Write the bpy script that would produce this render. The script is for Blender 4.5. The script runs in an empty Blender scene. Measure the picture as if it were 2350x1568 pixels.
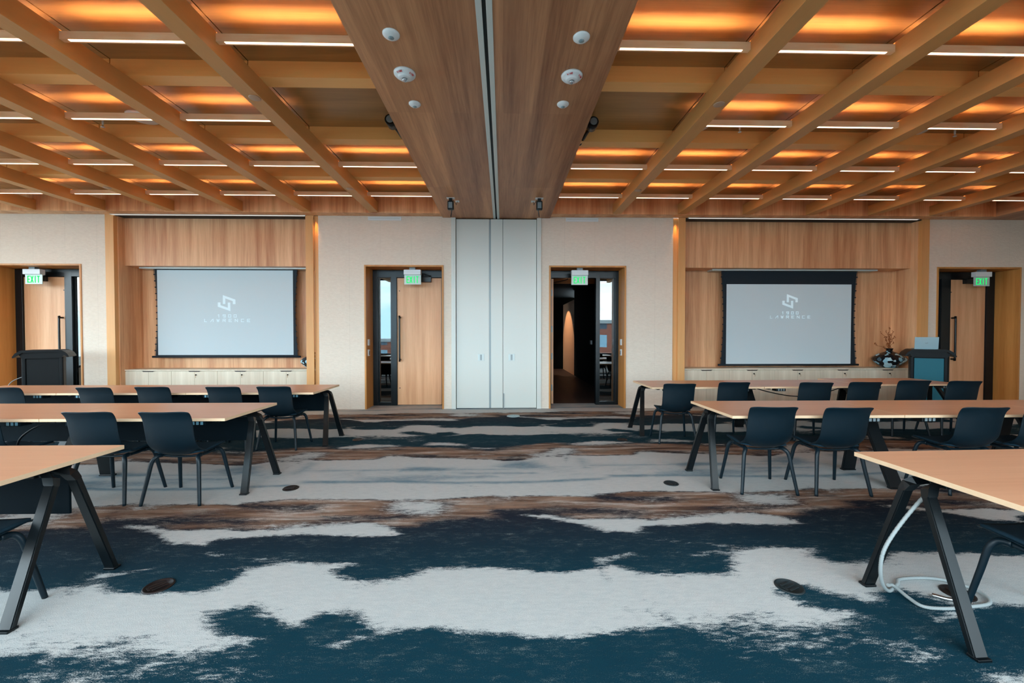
import bpy, bmesh, math, random
import numpy as np
from mathutils import Vector, Matrix
random.seed(7)
sc = bpy.context.scene
COL = sc.collection
PI = math.pi

# ------------------------------------------------------------------ colours
def S(r, g, b):
    f = lambda c: (c/255/12.92) if c/255 <= .04045 else ((c/255+.055)/1.055)**2.4
    return (f(r), f(g), f(b), 1)

# ------------------------------------------------------------------ nodes
def newmat(name):
    m = bpy.data.materials.new(name); m.use_nodes = True
    nt = m.node_tree
    for n in list(nt.nodes): nt.nodes.remove(n)
    out = nt.nodes.new('ShaderNodeOutputMaterial')
    return m, nt, out
def node(nt, t, **kw):
    n = nt.nodes.new(t)
    for k, v in kw.items():
        if k.startswith('i_'):
            n.inputs[k[2:].replace('_', ' ')].default_value = v
        else: setattr(n, k, v)
    return n
def L(nt, a, b): nt.links.new(a, b)
def principled(nt, out, **kw):
    p = nt.nodes.new('ShaderNodeBsdfPrincipled')
    for k, v in kw.items(): p.inputs[k].default_value = v
    L(nt, p.outputs[0], out.inputs[0]); return p
def math_(nt, op, a, b=None, clamp=False):
    n = nt.nodes.new('ShaderNodeMath'); n.operation = op; n.use_clamp = clamp
    for i, v in enumerate((a, b)):
        if v is None: continue
        if isinstance(v, (int, float)): n.inputs[i].default_value = v
        else: L(nt, v, n.inputs[i])
    return n.outputs[0]
def mixc(nt, f, a, b, blend='MIX'):
    n = nt.nodes.new('ShaderNodeMix'); n.data_type = 'RGBA'; n.blend_type = blend
    if isinstance(f, (int, float)): n.inputs[0].default_value = f
    else: L(nt, f, n.inputs[0])
    for i, v in ((6, a), (7, b)):
        if isinstance(v, tuple): n.inputs[i].default_value = v
        else: L(nt, v, n.inputs[i])
    return n.outputs[2]
def coords(nt, scale=(1, 1, 1), loc=(0, 0, 0)):
    tc = nt.nodes.new('ShaderNodeTexCoord'); mp = nt.nodes.new('ShaderNodeMapping')
    mp.inputs['Scale'].default_value = scale; mp.inputs['Location'].default_value = loc
    L(nt, tc.outputs['Object'], mp.inputs[0]); return mp.outputs[0]
def noise(nt, vec, scale, detail=2, rough=.5, dist=0.):
    n = nt.nodes.new('ShaderNodeTexNoise'); L(nt, vec, n.inputs['Vector'])
    n.inputs['Scale'].default_value = scale; n.inputs['Detail'].default_value = detail
    n.inputs['Roughness'].default_value = rough; n.inputs['Distortion'].default_value = dist
    return n.outputs[0]
def ramp(nt, fac, stops, interp='LINEAR'):
    r = nt.nodes.new('ShaderNodeValToRGB'); e = r.color_ramp.elements; r.color_ramp.interpolation = interp
    e[0].position, e[0].color = stops[0]; e[1].position, e[1].color = stops[1]
    for p, c in stops[2:]:
        x = e.new(p); x.color = c
    L(nt, fac, r.inputs[0]); return r.outputs[0]

def plain(name, col, rough=.5, metal=0., spec=.5, coat=0., bump=0., bscale=200):
    m, nt, out = newmat(name)
    p = principled(nt, out, **{'Base Color': col, 'Roughness': rough, 'Metallic': metal, 'Specular IOR Level': spec, 'Coat Weight': coat})
    v = coords(nt)
    n = noise(nt, v, bscale, 2)
    c = mixc(nt, math_(nt, 'MULTIPLY', n, .25), col, tuple(x*.8 for x in col[:3])+(1,))
    L(nt, c, p.inputs['Base Color'])
    if bump:
        b = node(nt, 'ShaderNodeBump'); b.inputs['Strength'].default_value = bump; b.inputs['Distance'].default_value = .002
        L(nt, n, b.inputs['Height']); L(nt, b.outputs[0], p.inputs['Normal'])
    return m
def emis(name, col, strength):
    m, nt, out = newmat(name)
    e = nt.nodes.new('ShaderNodeEmission'); e.inputs[0].default_value = col; e.inputs[1].default_value = strength
    L(nt, e.outputs[0], out.inputs[0]); return m
def wood(name, dark, light, axis='z', broad=5., fine=60., rough=.45, contrast=1., board=0., spec=.4, aniso=.04):
    """procedural timber: grain runs along `axis`"""
    m, nt, out = newmat(name)
    sc_ = {'x': (aniso, 1, 1), 'y': (1, aniso, 1), 'z': (1, 1, aniso)}[axis]
    v = coords(nt, sc_)
    a = noise(nt, v, broad, 3, .55, .3)
    b = noise(nt, v, fine, 4, .65)
    f = math_(nt, 'ADD', math_(nt, 'MULTIPLY', math_(nt, 'SUBTRACT', a, .5), 1.9*contrast), math_(nt, 'MULTIPLY', math_(nt, 'SUBTRACT', b, .5), .9*contrast))
    f = math_(nt, 'ADD', f, .5, True)
    c = mixc(nt, f, dark, light)
    if board:
        sx = {'x': (.45, 1/board, 1/board), 'y': (1/board, .45, 1/board), 'z': (1/board, 1/board, .6)}[axis]
        v2 = coords(nt, sx)
        w = nt.nodes.new('ShaderNodeTexWhiteNoise'); w.noise_dimensions = '3D'
        fl = node(nt, 'ShaderNodeVectorMath', operation='FLOOR'); L(nt, v2, fl.inputs[0]); L(nt, fl.outputs[0], w.inputs['Vector'])
        c = mixc(nt, math_(nt, 'MULTIPLY', w.outputs['Value'], .55*contrast), c, mixc(nt, .5, c, dark))
    p = principled(nt, out, **{'Roughness': rough, 'Specular IOR Level': spec})
    L(nt, c, p.inputs['Base Color'])
    bp = node(nt, 'ShaderNodeBump'); bp.inputs['Strength'].default_value = .12; bp.inputs['Distance'].default_value = .002
    L(nt, b, bp.inputs['Height']); L(nt, bp.outputs[0], p.inputs['Normal'])
    return m

M = {}
M['soffit'] = wood('soffit_walnut', S(134, 82, 52), S(216, 158, 114), 'y', 4.2, 46, .42, 1.15, .19)
M['fascia'] = wood('veneer_vertical', S(188, 120, 74), S(246, 196, 146), 'z', 4.5, 40, .42, 1.0)
M['niche'] = wood('veneer_niche', S(184, 118, 76), S(242, 192, 146), 'z', 5.5, 44, .42, 1.0)
M['beam'] = wood('beam_veneer', S(194, 136, 78), S(212, 156, 94), 'y', 4, 70, .45, .5)
M['column'] = wood('column_veneer', S(206, 144, 84), S(234, 178, 118), 'z', 5, 70, .45, .6)
M['panel'] = wood('ceiling_panel_veneer', S(134, 96, 50), S(186, 138, 80), 'x', 5, 55, .38, .8, 0, .5)
M['cross'] = wood('cross_veneer', S(240, 168, 92), S(252, 196, 122), 'x', 4, 60, .45, .6)
M['bar'] = wood('light_bar_oak', S(240, 184, 132), S(255, 228, 190), 'x', 9, 36, .5, 1.1, 0, .4, .12)
M['top'] = wood('beech_laminate', S(212, 150, 112), S(236, 182, 146), 'x', 4, 55, .34, .7, 0, .5)
M['edge'] = wood('birch_edge', S(220, 180, 142), S(240, 206, 170), 'x', 6, 60, .5, .6)
M['leaf'] = wood('door_oak', S(206, 146, 104), S(238, 186, 142), 'z', 9, 90, .4, .9)
M['liner'] = wood('portal_oak', S(176, 112, 52), S(216, 152, 84), 'z', 7, 70, .42, .8)
M['cab'] = wood('cabinet_pale_ash', S(200, 184, 162), S(232, 220, 200), 'z', 8, 80, .45, .8)
M['black'] = plain('black_metal', S(7, 14, 18), .33, .2, .6)
M['plastic'] = plain('charcoal_shell', S(6, 25, 34), .42, 0, .34, 0, .08, 900)
M['pad'] = plain('seat_fabric', S(20, 42, 54), .95, 0, .2, 0, .5, 700)
M['modesty'] = plain('modesty_black', S(5, 18, 25), .65, 0, .08)
M['dframe'] = plain('door_frame_steel', S(8, 17, 22), .3, .2, .5)
M['pwhite'] = plain('partition_white', S(216, 217, 210), .32, 0, .5)
M['pgrey'] = plain('partition_seam', S(150, 158, 160), .4, .2, .5)
M['alu'] = plain('track_white', S(206, 214, 212), .35, .1, .5)
M['slot'] = plain('slot_black', S(20, 32, 36), .6)
M['white'] = plain('white_plastic', S(226, 230, 232), .4)
M['lens'] = plain('sensor_lens', S(130, 150, 156), .25)
M['grey'] = plain('grey_plastic', S(120, 130, 134), .4)
M['red'] = plain('red_print', S(214, 40, 44), .5)
M['chrome'] = plain('brushed_steel', S(190, 195, 198), .25, 1.)
M['brass'] = plain('lock_brass', S(150, 110, 60), .3, 1.)
M['outlet'] = plain('outlet_blue_grey', S(96, 140, 158), .4)
M['fabric_black'] = plain('screen_black', S(14, 28, 38), .8)
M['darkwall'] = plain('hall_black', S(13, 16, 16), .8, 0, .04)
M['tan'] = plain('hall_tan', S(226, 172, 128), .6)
M['teal'] = plain('lectern_panel_teal', S(26, 100, 116), .45, .0, .2)
M['lblack'] = plain('lectern_black', S(7, 11, 14), .45, .0, .16)
M['laptop'] = plain('laptop_silver', S(156, 182, 190), .35, .5)
M['twig'] = plain('dried_twig', S(150, 84, 40), .8)
M['cable'] = plain('black_cable', S(20, 24, 28), .5)
M['wcable'] = plain('white_sleeve', S(150, 156, 156), .7)
M['bronze'] = plain('floor_box_bronze', S(44, 36, 36), .4, .6, .5, 0, .4, 300)
M['steel'] = plain('floor_plate_steel', S(150, 170, 176), .35, .6)
M['led_dn'] = emis('led_warm_down', (1, .70, .50, 1), 4.2)
M['led_up'] = emis('led_warm_up', (1, .60, .36, 1), 85.0)
M['exit'] = emis('exit_green', S(30, 226, 110), 1.0)
M['exit_glow'] = plain('exit_panel', S(196, 214, 206), .25)
M['slotlight'] = emis('slot_white', (1, .93, .82, 1), .9)

def glass_mat(name, tint, refl):
    m, nt, out = newmat(name)
    t = nt.nodes.new('ShaderNodeBsdfTransparent'); t.inputs[0].default_value = tint
    g = nt.nodes.new('ShaderNodeBsdfGlossy'); g.inputs['Roughness'].default_value = .0; g.inputs[0].default_value = (1, 1, 1, 1)
    mx = nt.nodes.new('ShaderNodeMixShader'); mx.inputs[0].default_value = refl
    L(nt, t.outputs[0], mx.inputs[1]); L(nt, g.outputs[0], mx.inputs[2]); L(nt, mx.outputs[0], out.inputs[0]); return m
M['sideglass'] = glass_mat('sidelight_glass', (.3, .3, .3, 1), .14)
M['winglass'] = glass_mat('window_glass', (.93, .96, .97, 1), .05)
M['clear'] = glass_mat('clear_lens', (.8, .85, .9, 1), .3)

def screen_mat(name, em):
    m, nt, out = newmat(name)
    p = principled(nt, out, **{'Base Color': S(172, 184, 190), 'Roughness': .7, 'Specular IOR Level': .2})
    e = node(nt, 'ShaderNodeEmission'); e.inputs[0].default_value = S(196, 220, 228); e.inputs[1].default_value = em
    ad = nt.nodes.new('ShaderNodeAddShader'); L(nt, p.outputs[0], ad.inputs[0]); L(nt, e.outputs[0], ad.inputs[1]); L(nt, ad.outputs[0], out.inputs[0])
    b = node(nt, 'ShaderNodeBump'); b.inputs['Strength'].default_value = .25; b.inputs['Distance'].default_value = .02
    L(nt, noise(nt, coords(nt, (1, 1, .6)), 2.2, 1), b.inputs['Height']); L(nt, b.outputs[0], p.inputs['Normal'])
    return m
M['screen'] = screen_mat('projection_fabric', .13); M['logo'] = screen_mat('projected_logo', .42)

def stone_mat():
    m, nt, out = newmat('ribbed_limestone')
    v = coords(nt, (.35, .35, 1))
    n = noise(nt, v, 38, 4, .7)
    n2 = noise(nt, coords(nt, (1, 1, 1)), 1.3, 2)
    tc = nt.nodes.new('ShaderNodeTexCoord')
    sp = nt.nodes.new('ShaderNodeSeparateXYZ'); L(nt, tc.outputs['Object'], sp.inputs[0])
    fr = math_(nt, 'FRACT', math_(nt, 'DIVIDE', sp.outputs[0], .635))
    seam = math_(nt, 'LESS_THAN', fr, .012)
    c = mixc(nt, n, S(218, 201, 184), S(244, 231, 215))
    c = mixc(nt, math_(nt, 'MULTIPLY', n2, .3), c, S(216, 196, 182))
    c = mixc(nt, math_(nt, 'MULTIPLY', seam, .14), c, S(150, 132, 118))
    p = principled(nt, out, Roughness=.85); L(nt, c, p.inputs['Base Color'])
    b = node(nt, 'ShaderNodeBump'); b.inputs['Strength'].default_value = .9; b.inputs['Distance'].default_value = .012
    L(nt, n, b.inputs['Height']); L(nt, b.outputs[0], p.inputs['Normal'])
    return m
M['stone'] = stone_mat()

def vase_mat():
    m, nt, out = newmat('faceted_glaze')
    v = nt.nodes.new('ShaderNodeTexVoronoi'); v.inputs['Scale'].default_value = 15; L(nt, coords(nt, (1, 1, .7)), v.inputs['Vector'])
    sp = nt.nodes.new('ShaderNodeSeparateColor'); L(nt, v.outputs['Color'], sp.inputs[0])
    c = ramp(nt, sp.outputs[0], [(0, S(10, 18, 26)), (.42, S(150, 200, 218)), (.62, S(70, 92, 104)), (.75, S(18, 26, 34)), (.86, S(186, 220, 230))], 'CONSTANT')
    p = principled(nt, out, Roughness=.25); L(nt, c, p.inputs['Base Color']); return m
M['vase'] = vase_mat()

def brick_mat():
    m, nt, out = newmat('city_brick')
    b = nt.nodes.new('ShaderNodeTexBrick'); tc = nt.nodes.new('ShaderNodeTexCoord')
    sp = nt.nodes.new('ShaderNodeSeparateXYZ'); L(nt, tc.outputs['Object'], sp.inputs[0])
    cb = nt.nodes.new('ShaderNodeCombineXYZ'); L(nt, sp.outputs[0], cb.inputs[0]); L(nt, sp.outputs[2], cb.inputs[1]); L(nt, cb.outputs[0], b.inputs['Vector'])
    b.offset = 0; b.inputs['Color1'].default_value = S(150, 190, 210); b.inputs['Color2'].default_value = S(60, 70, 84); b.inputs['Mortar'].default_value = S(142, 84, 66)
    b.inputs['Scale'].default_value = 1; b.inputs['Brick Width'].default_value = 2.4; b.inputs['Row Height'].default_value = 3.2; b.inputs['Mortar Size'].default_value = .55
    p = principled(nt, out, Roughness=.7); L(nt, b.outputs[0], p.inputs['Base Color']); return m
M['brick'] = brick_mat()
M['ground'] = plain('city_ground', S(110, 116, 112), .9)

# ------------------------------------------------------------------ mesh helpers
def BM(): return bmesh.new()
def box(bm, x0, x1, y0, y1, z0, z1, bev=0., mi=0):
    t = bmesh.new(); bmesh.ops.create_cube(t, size=1)
    for v in t.verts:
        v.co = Vector(((x0+x1)/2+v.co.x*(x1-x0), (y0+y1)/2+v.co.y*(y1-y0), (z0+z1)/2+v.co.z*(z1-z0)))
    if bev: bmesh.ops.bevel(t, geom=t.edges[:], offset=bev, segments=2, affect='EDGES', profile=.5)
    merge(bm, t, mi); return bm
def merge(bm, t, mi=0, mat=None):
    vs = [bm.verts.new(mat @ v.co if mat else v.co) for v in t.verts]
    t.verts.index_update()
    for f in t.faces:
        try:
            nf = bm.faces.new([vs[v.index] for v in f.verts]); nf.material_index = mi; nf.smooth = f.smooth
        except ValueError: pass
    t.free()
def prism(bm, pts, y0, y1, mi=0, plane='xz'):
    """polygon in a plane extruded"""
    mk = {'xz': lambda p, t: (p[0], t, p[1]), 'yz': lambda p, t: (t, p[0], p[1]), 'xy': lambda p, t: (p[0], p[1], t)}[plane]
    a = [bm.verts.new(mk(p, y0)) for p in pts]; b = [bm.verts.new(mk(p, y1)) for p in pts]
    n = len(pts); fs = [bm.faces.new(a), bm.faces.new(b[::-1])]
    for i in range(n): fs.append(bm.faces.new([a[i], b[i], b[(i+1) % n], a[(i+1) % n]]))
    for f in fs: f.material_index = mi
    bmesh.ops.recalc_face_normals(bm, faces=bm.faces[:])
def lathe(bm, prof, n=32, mi=0, cx=0, cy=0):
    rings = []
    for r, z in prof:
        if r < 1e-6: rings.append([bm.verts.new((cx, cy, z))])
        else: rings.append([bm.verts.new((cx+r*math.cos(2*PI*i/n), cy+r*math.sin(2*PI*i/n), z)) for i in range(n)])
    for a, b in zip(rings, rings[1:]):
        for i in range(n):
            j = (i+1) % n
            q = [a[i % len(a)], a[j % len(a)], b[j % len(b)], b[i % len(b)]]
            u = []
            for v in q:
                if v not in u: u.append(v)
            if len(u) > 2:
                f = bm.faces.new(u); f.smooth = True; f.material_index = mi
    bmesh.ops.recalc_face_normals(bm, faces=bm.faces[:])
def frame_at(d, up=Vector((0, 0, 1))):
    d = d.normalized()
    if abs(d.dot(up)) > .98: up = Vector((0, 1, 0))
    s = d.cross(up).normalized(); u = s.cross(d).normalized(); return s, u
def sweep(bm, pts, section, mi=0, up=Vector((0, 0, 1)), scales=None, smooth=True, fixed_side=None):
    """section: list of (a,b) offsets along side / up axes"""
    pts = [Vector(p) for p in pts]; rings = []
    for i, p in enumerate(pts):
        d = (pts[min(i+1, len(pts)-1)]-pts[max(i-1, 0)])
        if fixed_side is not None:
            s = Vector(fixed_side); u = s.cross(d.normalized()).normalized()
            if i and 0 < i < len(pts)-1: pass
        else: s, u = frame_at(d, up)
        k = scales[i] if scales else 1
        if not isinstance(k, tuple): k = (k, k)
        rings.append([bm.verts.new(p+s*a*k[0]+u*b*k[1]) for a, b in section])
    n = len(section)
    for a, b in zip(rings, rings[1:]):
        for i in range(n):
            f = bm.faces.new([a[i], a[(i+1) % n], b[(i+1) % n], b[i]]); f.smooth = smooth; f.material_index = mi
    for r in (rings[0][::-1], rings[-1]):
        f = bm.faces.new(r); f.material_index = mi
    bmesh.ops.recalc_face_normals(bm, faces=bm.faces[:])
def circ(r, n=10, ry=None): return [(r*math.cos(2*PI*i/n), (ry or r)*math.sin(2*PI*i/n)) for i in range(n)]
def smooth_path(pts, k=6):
    P = [Vector(p) for p in pts]; out = []
    for i in range(len(P)-1):
        a, b, c, d = P[max(i-1, 0)], P[i], P[i+1], P[min(i+2, len(P)-1)]
        for j in range(k):
            t = j/k
            out.append(.5*((2*b)+(c-a)*t+(2*a-5*b+4*c-d)*t*t+(3*b-a-3*c+d)*t**3))
    out.append(P[-1]); return out
def tube(bm, pts, r, n=8, k=6, mi=0, rs=None):
    sp = smooth_path(pts, k); sweep(bm, sp, circ(r, n), mi, scales=rs(len(sp)) if rs else None)

def obj(name, bm, mats, parent=None, loc=None, rotz=0, kind=None, label=None, cat=None, group=None):
    me = bpy.data.meshes.new(name); bm.normal_update(); bm.to_mesh(me); bm.free()
    for m in (mats if isinstance(mats, (list, tuple)) else [mats]): me.materials.append(M[m] if isinstance(m, str) else m)
    o = bpy.data.objects.new(name, me); COL.objects.link(o)
    if parent: o.parent = parent
    if loc: o.location = loc
    if rotz: o.rotation_euler = (0, 0, rotz)
    if kind: o['kind'] = kind
    if label: o['label'] = label
    if cat: o['category'] = cat
    if group: o['group'] = group
    return o
def thing(name, label, cat, loc=(0, 0, 0), rotz=0, group=None, kind=None):
    o = bpy.data.objects.new(name, None); COL.objects.link(o); o.empty_display_size = .1
    o.location = loc; o.rotation_euler = (0, 0, rotz)
    if label: o['label'] = label
    if cat: o['category'] = cat
    if group: o['group'] = group
    if kind: o['kind'] = kind
    return o
def copy_tree(o, parent=None):
    c = o.copy(); COL.objects.link(c); c.parent = parent
    for ch in list(o.children): copy_tree(ch, c)
    return c
def place(proto, first, loc, rotz, label, group=None):
    o = proto if first else copy_tree(proto)
    o.location = loc; o.rotation_euler = (0, 0, rotz); o['label'] = label
    if group: o['group'] = group
    return o
def struct(name, bm, mats, parent=None, loc=None, label=None):
    return obj(name, bm, mats, parent, loc, kind=None if parent else 'structure', label=label)

# glyph strokes on a unit cell (x 0..1, y 0..1)
G = {'1': [((.2, .8), (.55, 1)), ((.55, 1), (.55, 0))], '9': [((1, 0), (1, 1)), ((1, 1), (0, 1)), ((0, 1), (0, .5)), ((0, .5), (1, .5)), ((.1, 0), (1, 0))],
     '0': [((0, 0), (0, 1)), ((0, 1), (1, 1)), ((1, 1), (1, 0)), ((1, 0), (0, 0))], 'L': [((0, 1), (0, 0)), ((0, 0), (.8, 0))],
     'a': [((0, 0), (.55, .75)), ((.55, .75), (1, 1)), ((1, 1), (1, 0))],
     'A': [((0, 0), (.5, 1)), ((.5, 1), (1, 0)), ((.2, .35), (.8, .35))], 'W': [((0, 1), (.25, 0)), ((.25, 0), (.5, .8)), ((.5, .8), (.75, 0)), ((.75, 0), (1, 1))],
     'R': [((0, 0), (0, 1)), ((0, 1), (1, 1)), ((1, 1), (1, .5)), ((1, .5), (0, .5)), ((.5, .5), (1, 0))],
     'E': [((0, 0), (0, 1)), ((0, 1), (1, 1)), ((0, .5), (.8, .5)), ((0, 0), (1, 0))], 'N': [((0, 0), (0, 1)), ((0, 1), (1, 0)), ((1, 0), (1, 1))],
     'C': [((1, 1), (0, 1)), ((0, 1), (0, 0)), ((0, 0), (1, 0))], 'X': [((0, 0), (1, 1)), ((0, 1), (1, 0))], 'I': [((.5, 0), (.5, 1))],
     'T': [((.5, 0), (.5, 1)), ((0, 1), (1, 1))], 'F': [((0, 0), (0, 1)), ((0, 1), (1, 1)), ((0, .5), (.8, .5))],
     'h': [((0, 0), (0, 1)), ((0, .5), (1, .5)), ((1, .5), (1, 0))], 'p': [((0, 0), (0, 1)), ((0, 1), (1, 1)), ((1, 1), (1, .4)), ((1, .4), (0, .4))]}
def glyphs(bm, text, w, h, pitch, th, fn, depth=.002):
    """fn maps (u, v, d) to 3D"""
    for k, ch in enumerate(text):
        for (a, b) in G.get(ch, []):
            ax, ay, bx, by = k*pitch+a[0]*w, a[1]*h, k*pitch+b[0]*w, b[1]*h
            dx, dy = bx-ax, by-ay; l = math.hypot(dx, dy); dx /= l; dy /= l; t = th/2
            q = [(ax-dx*t-dy*t, ay-dy*t+dx*t), (bx+dx*t-dy*t, by+dy*t+dx*t), (bx+dx*t+dy*t, by+dy*t-dx*t), (ax-dx*t+dy*t, ay-dy*t-dx*t)]
            A = [bm.verts.new(fn(u, v, 0)) for u, v in q]; B = [bm.verts.new(fn(u, v, depth)) for u, v in q]
            bm.faces.new(A); bm.faces.new(B[::-1])
            for i in range(4): bm.faces.new([A[i], B[i], B[(i+1) % 4], A[(i+1) % 4]])
    bmesh.ops.recalc_face_normals(bm, faces=bm.faces[:])

# ------------------------------------------------------------------ dimensions (metres)
W = 8.40            # face of the stone wall
DY = 8.85           # door frames, back of the portals
ZB = 4.00           # underside of beams and fascia
ZC = 4.36           # ceiling panels
YB = -1.25          # window wall behind the viewer
XL, XR = -12.2, 12.2
SOF = (-1.25, .975, 3.965)

# camera -----------------------------------------------------------
F = 925.
cam = bpy.data.cameras.new('camera'); co = bpy.data.objects.new('camera', cam); COL.objects.link(co)
cam.sensor_width = 36; cam.lens = 36*F/2350; cam.clip_start = .05; cam.clip_end = 500
yaw, pit = math.atan(20/F), math.atan(16/F)
CAMH = 1.55
co.location = (0, 0, CAMH); co.rotation_euler = (PI/2-pit, 0, -yaw)
sc.camera = co

# ------------------------------------------------------------------ carpet
fw = np.array([math.sin(yaw)*math.cos(pit), math.cos(yaw)*math.cos(pit), -math.sin(pit)])
rt = np.array([math.cos(yaw), -math.sin(yaw), 0]); upv = np.cross(rt, fw)
def survey(px, py):
    """a point of the carpet design as measured on the photograph, in metres on the floor"""
    r = fw+rt*(px-1175)/F-upv*(py-784)/F
    t = -CAMH/r[2]; return (r[0]*t, r[1]*t)
PX, PS, PY = 3.26, .12, 4.15      # repeat of the woven pattern: 3.26 m across with a small drop, 4.15 m along
C1 = lambda x, y: survey(x/1.958, 920+y/1.958)
C2 = lambda x, y: survey(1150+x/1.958, 920+y/1.958)
C3 = lambda x, y: survey(700+x/2.9375, 900+y/2.9375)
def S2(x, y):
    a = C2(x, y); return (a[0]-PX, a[1]-PS)
def pl(f, *p): return [f(*q) for q in p]
LAY = []    # (channel, strength, softness, polygon)
LAY.append(('B', 1, .05, pl(C1, (640, 433), (760, 440), (870, 457), (1000, 452), (1100, 457), (1300, 440), (1700, 442), (2000, 438), (2100, 432), (2214, 420), (2240, 530), (2050, 532), (1920, 545), (1850, 562), (1760, 570), (1650, 556), (1400, 574), (1200, 592), (1060, 584), (760, 585), (640, 545), (470, 530), (480, 470))))
for q, a in ((((1760, 445), (2050, 455), (2000, 515), (1800, 520), (1700, 490)), .75), (((520, 462), (700, 455), (760, 480), (560, 500)), .5), (((1150, 462), (1500, 462), (1480, 500), (1250, 512), (1130, 490)), .5), (((1180, 555), (1500, 540), (1650, 538), (1500, 562), (1200, 582)), .6), (((800, 500), (1000, 490), (1000, 510), (820, 520)), .45)):
    LAY.append(('W', a, .07, pl(C1, *q)))
for q, a in ((((1060, 470), (1150, 462), (1280, 478), (1200, 490), (1090, 488)), .8), (((1320, 478), (1420, 474), (1400, 486), (1330, 488)), .8), (((470, 540), (720, 522), (1000, 520), (1200, 535), (1150, 552), (1060, 570), (800, 560), (600, 565)), .75), (((1440, 522), (1560, 512), (1850, 520), (1750, 534), (1600, 530), (1480, 540)), .75), (((1900, 548), (2214, 520), (2300, 545), (2000, 560)), .8)):
    LAY.append(('D', a, .05, pl(C1, *q)))
# upper brown band
LAY.append(('B', 1, .06, pl(C3, (0, 385), (250, 378), (650, 368), (800, 372), (1070, 382), (1250, 388), (1400, 372), (1600, 346), (1750, 345), (1750, 442), (1560, 452), (1340, 464), (850, 446), (560, 436), (480, 456), (0, 460))))
for q, a in ((((0, 405), (150, 410), (120, 440), (0, 445)), .7), (((940, 440), (1250, 400), (1260, 430), (1000, 448)), .5), (((1480, 420), (1750, 385), (1750, 435), (1560, 448)), .75), (((560, 415), (700, 420), (720, 440), (560, 436)), .6)):
    LAY.append(('W', a, .08, pl(C3, *q)))
for q, a in ((((690, 424), (880, 422), (1010, 438), (800, 440)), .7), (((1280, 440), (1440, 430), (1450, 462), (1340, 462)), .7), (((250, 388), (640, 378), (800, 388), (600, 396), (300, 398)), .6), (((1000, 390), (1300, 392), (1500, 372), (1300, 400)), .7)):
    LAY.append(('D', a, .05, pl(C3, *q)))
# wide pale band
LAY.append(('W', 1, .03, pl(C3, (0, 460), (200, 461), (480, 456), (560, 436), (850, 446), (1250, 456), (1340, 464), (1450, 463), (1560, 446), (1671, 440), (1750, 440))+pl(C2, (403, 430), (280, 427), (0, 427))+pl(C1, (2214, 421), (2100, 433), (2000, 439), (1700, 443), (1300, 441), (1100, 458), (1000, 453), (870, 458))))
# white crests
LAY.append(('W', 1, .035, pl(C1, (540, 562), (650, 560), (760, 585), (1020, 578), (1080, 588), (1200, 585), (1400, 570), (1560, 556), (1655, 552), (1760, 570), (1790, 600), (1700, 612), (1560, 606), (1350, 600), (1150, 612), (1000, 618), (930, 640), (905, 648), (830, 640), (780, 648), (720, 600), (640, 580))))
for q in (((200, 376), (400, 352), (620, 360), (640, 366), (400, 380), (240, 384)), ((790, 365), (850, 340), (960, 340), (1080, 352), (1070, 362), (900, 360)), ((1100, 372), (1270, 378), (1260, 384), (1120, 380))):
    LAY.append(('W', .9, .05, pl(C3, *q)))
# main surf band
LAY.append(('W', 1, .042, pl(C1, (430, 812), (480, 864), (640, 870), (780, 864), (930, 866), (1000, 832), (1090, 787), (1160, 747), (1300, 728), (1590, 733), (1500, 762), (1570, 800), (1800, 790), (1950, 752), (2350, 757))+pl(C2, (150, 770), (330, 775), (430, 757), (430, 1050), (300, 1063), (80, 1058), (0, 1047))+pl(C1, (2350, 1055), (2100, 1042), (1950, 1018), (1830, 1022), (1640, 1065), (1460, 1108), (1700, 1040), (1640, 985), (1590, 942), (1420, 962), (1330, 1015), (1250, 975), (1130, 915), (940, 955), (930, 1000), (960, 1045), (1110, 1070), (900, 1112), (700, 1142), (200, 1147))+pl(S2, (960, 1045), (850, 1012), (560, 1030), (430, 1050))))
LAY.append(('W', 1, .03, pl(C2, (330, 800), (480, 862), (640, 872), (800, 862), (930, 860), (930, 1000), (560, 1010), (300, 1040), (200, 1000), (200, 800))))
LAY.append(('W', 1, .03, pl(C2, (340, 800), (620, 872), (620, 990), (330, 980))))
LAY.append(('W', 1, .03, pl(C2, (280, 782), (420, 768), (470, 812), (540, 880), (330, 890))))
for q, a in ((((570, 930), (700, 935), (850, 975), (800, 1000), (620, 985)), .62), (((1000, 1035), (1230, 990), (1200, 1015), (1080, 1045)), .6)):
    LAY.append(('D', a, .10, pl(C2, *q)))
LAY.append(('D', .6, .09, pl(C1, (1590, 785), (1750, 782), (1760, 815), (1640, 832))))
LAY.append(('D', .55, .05, pl(C1, (380, 1100), (640, 1060), (620, 1085), (420, 1118))))
for q, a in ((((440, 782), (560, 771), (670, 755), (560, 778), (430, 795)), .95), (((890, 685), (960, 680), (1040, 700), (950, 698)), .6), (((1140, 708), (1240, 716), (1160, 718)), .7), (((920, 760), (1100, 740), (1120, 750), (930, 775)), .5)):
    LAY.append(('W', a, .03, pl(C1, *q)))
for q, a in ((((1010, 1122), (1080, 1120), (1070, 1130), (1020, 1130)), .6), (((980, 1245), (1060, 1240), (1050, 1262), (1000, 1262)), .55), (((300, 1180), (760, 1165), (740, 1200), (320, 1210)), .42)):
    LAY.append(('W', a, .08, pl(C1, *q)))
for q, a in ((((1860, 1150), (1940, 1145), (1940, 1175), (1880, 1172)), .6), (((1020, 1100), (1500, 1070), (1480, 1120), (1100, 1150)), .44)):
    LAY.append(('W', a, .09, pl(C2, *q)))
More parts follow.
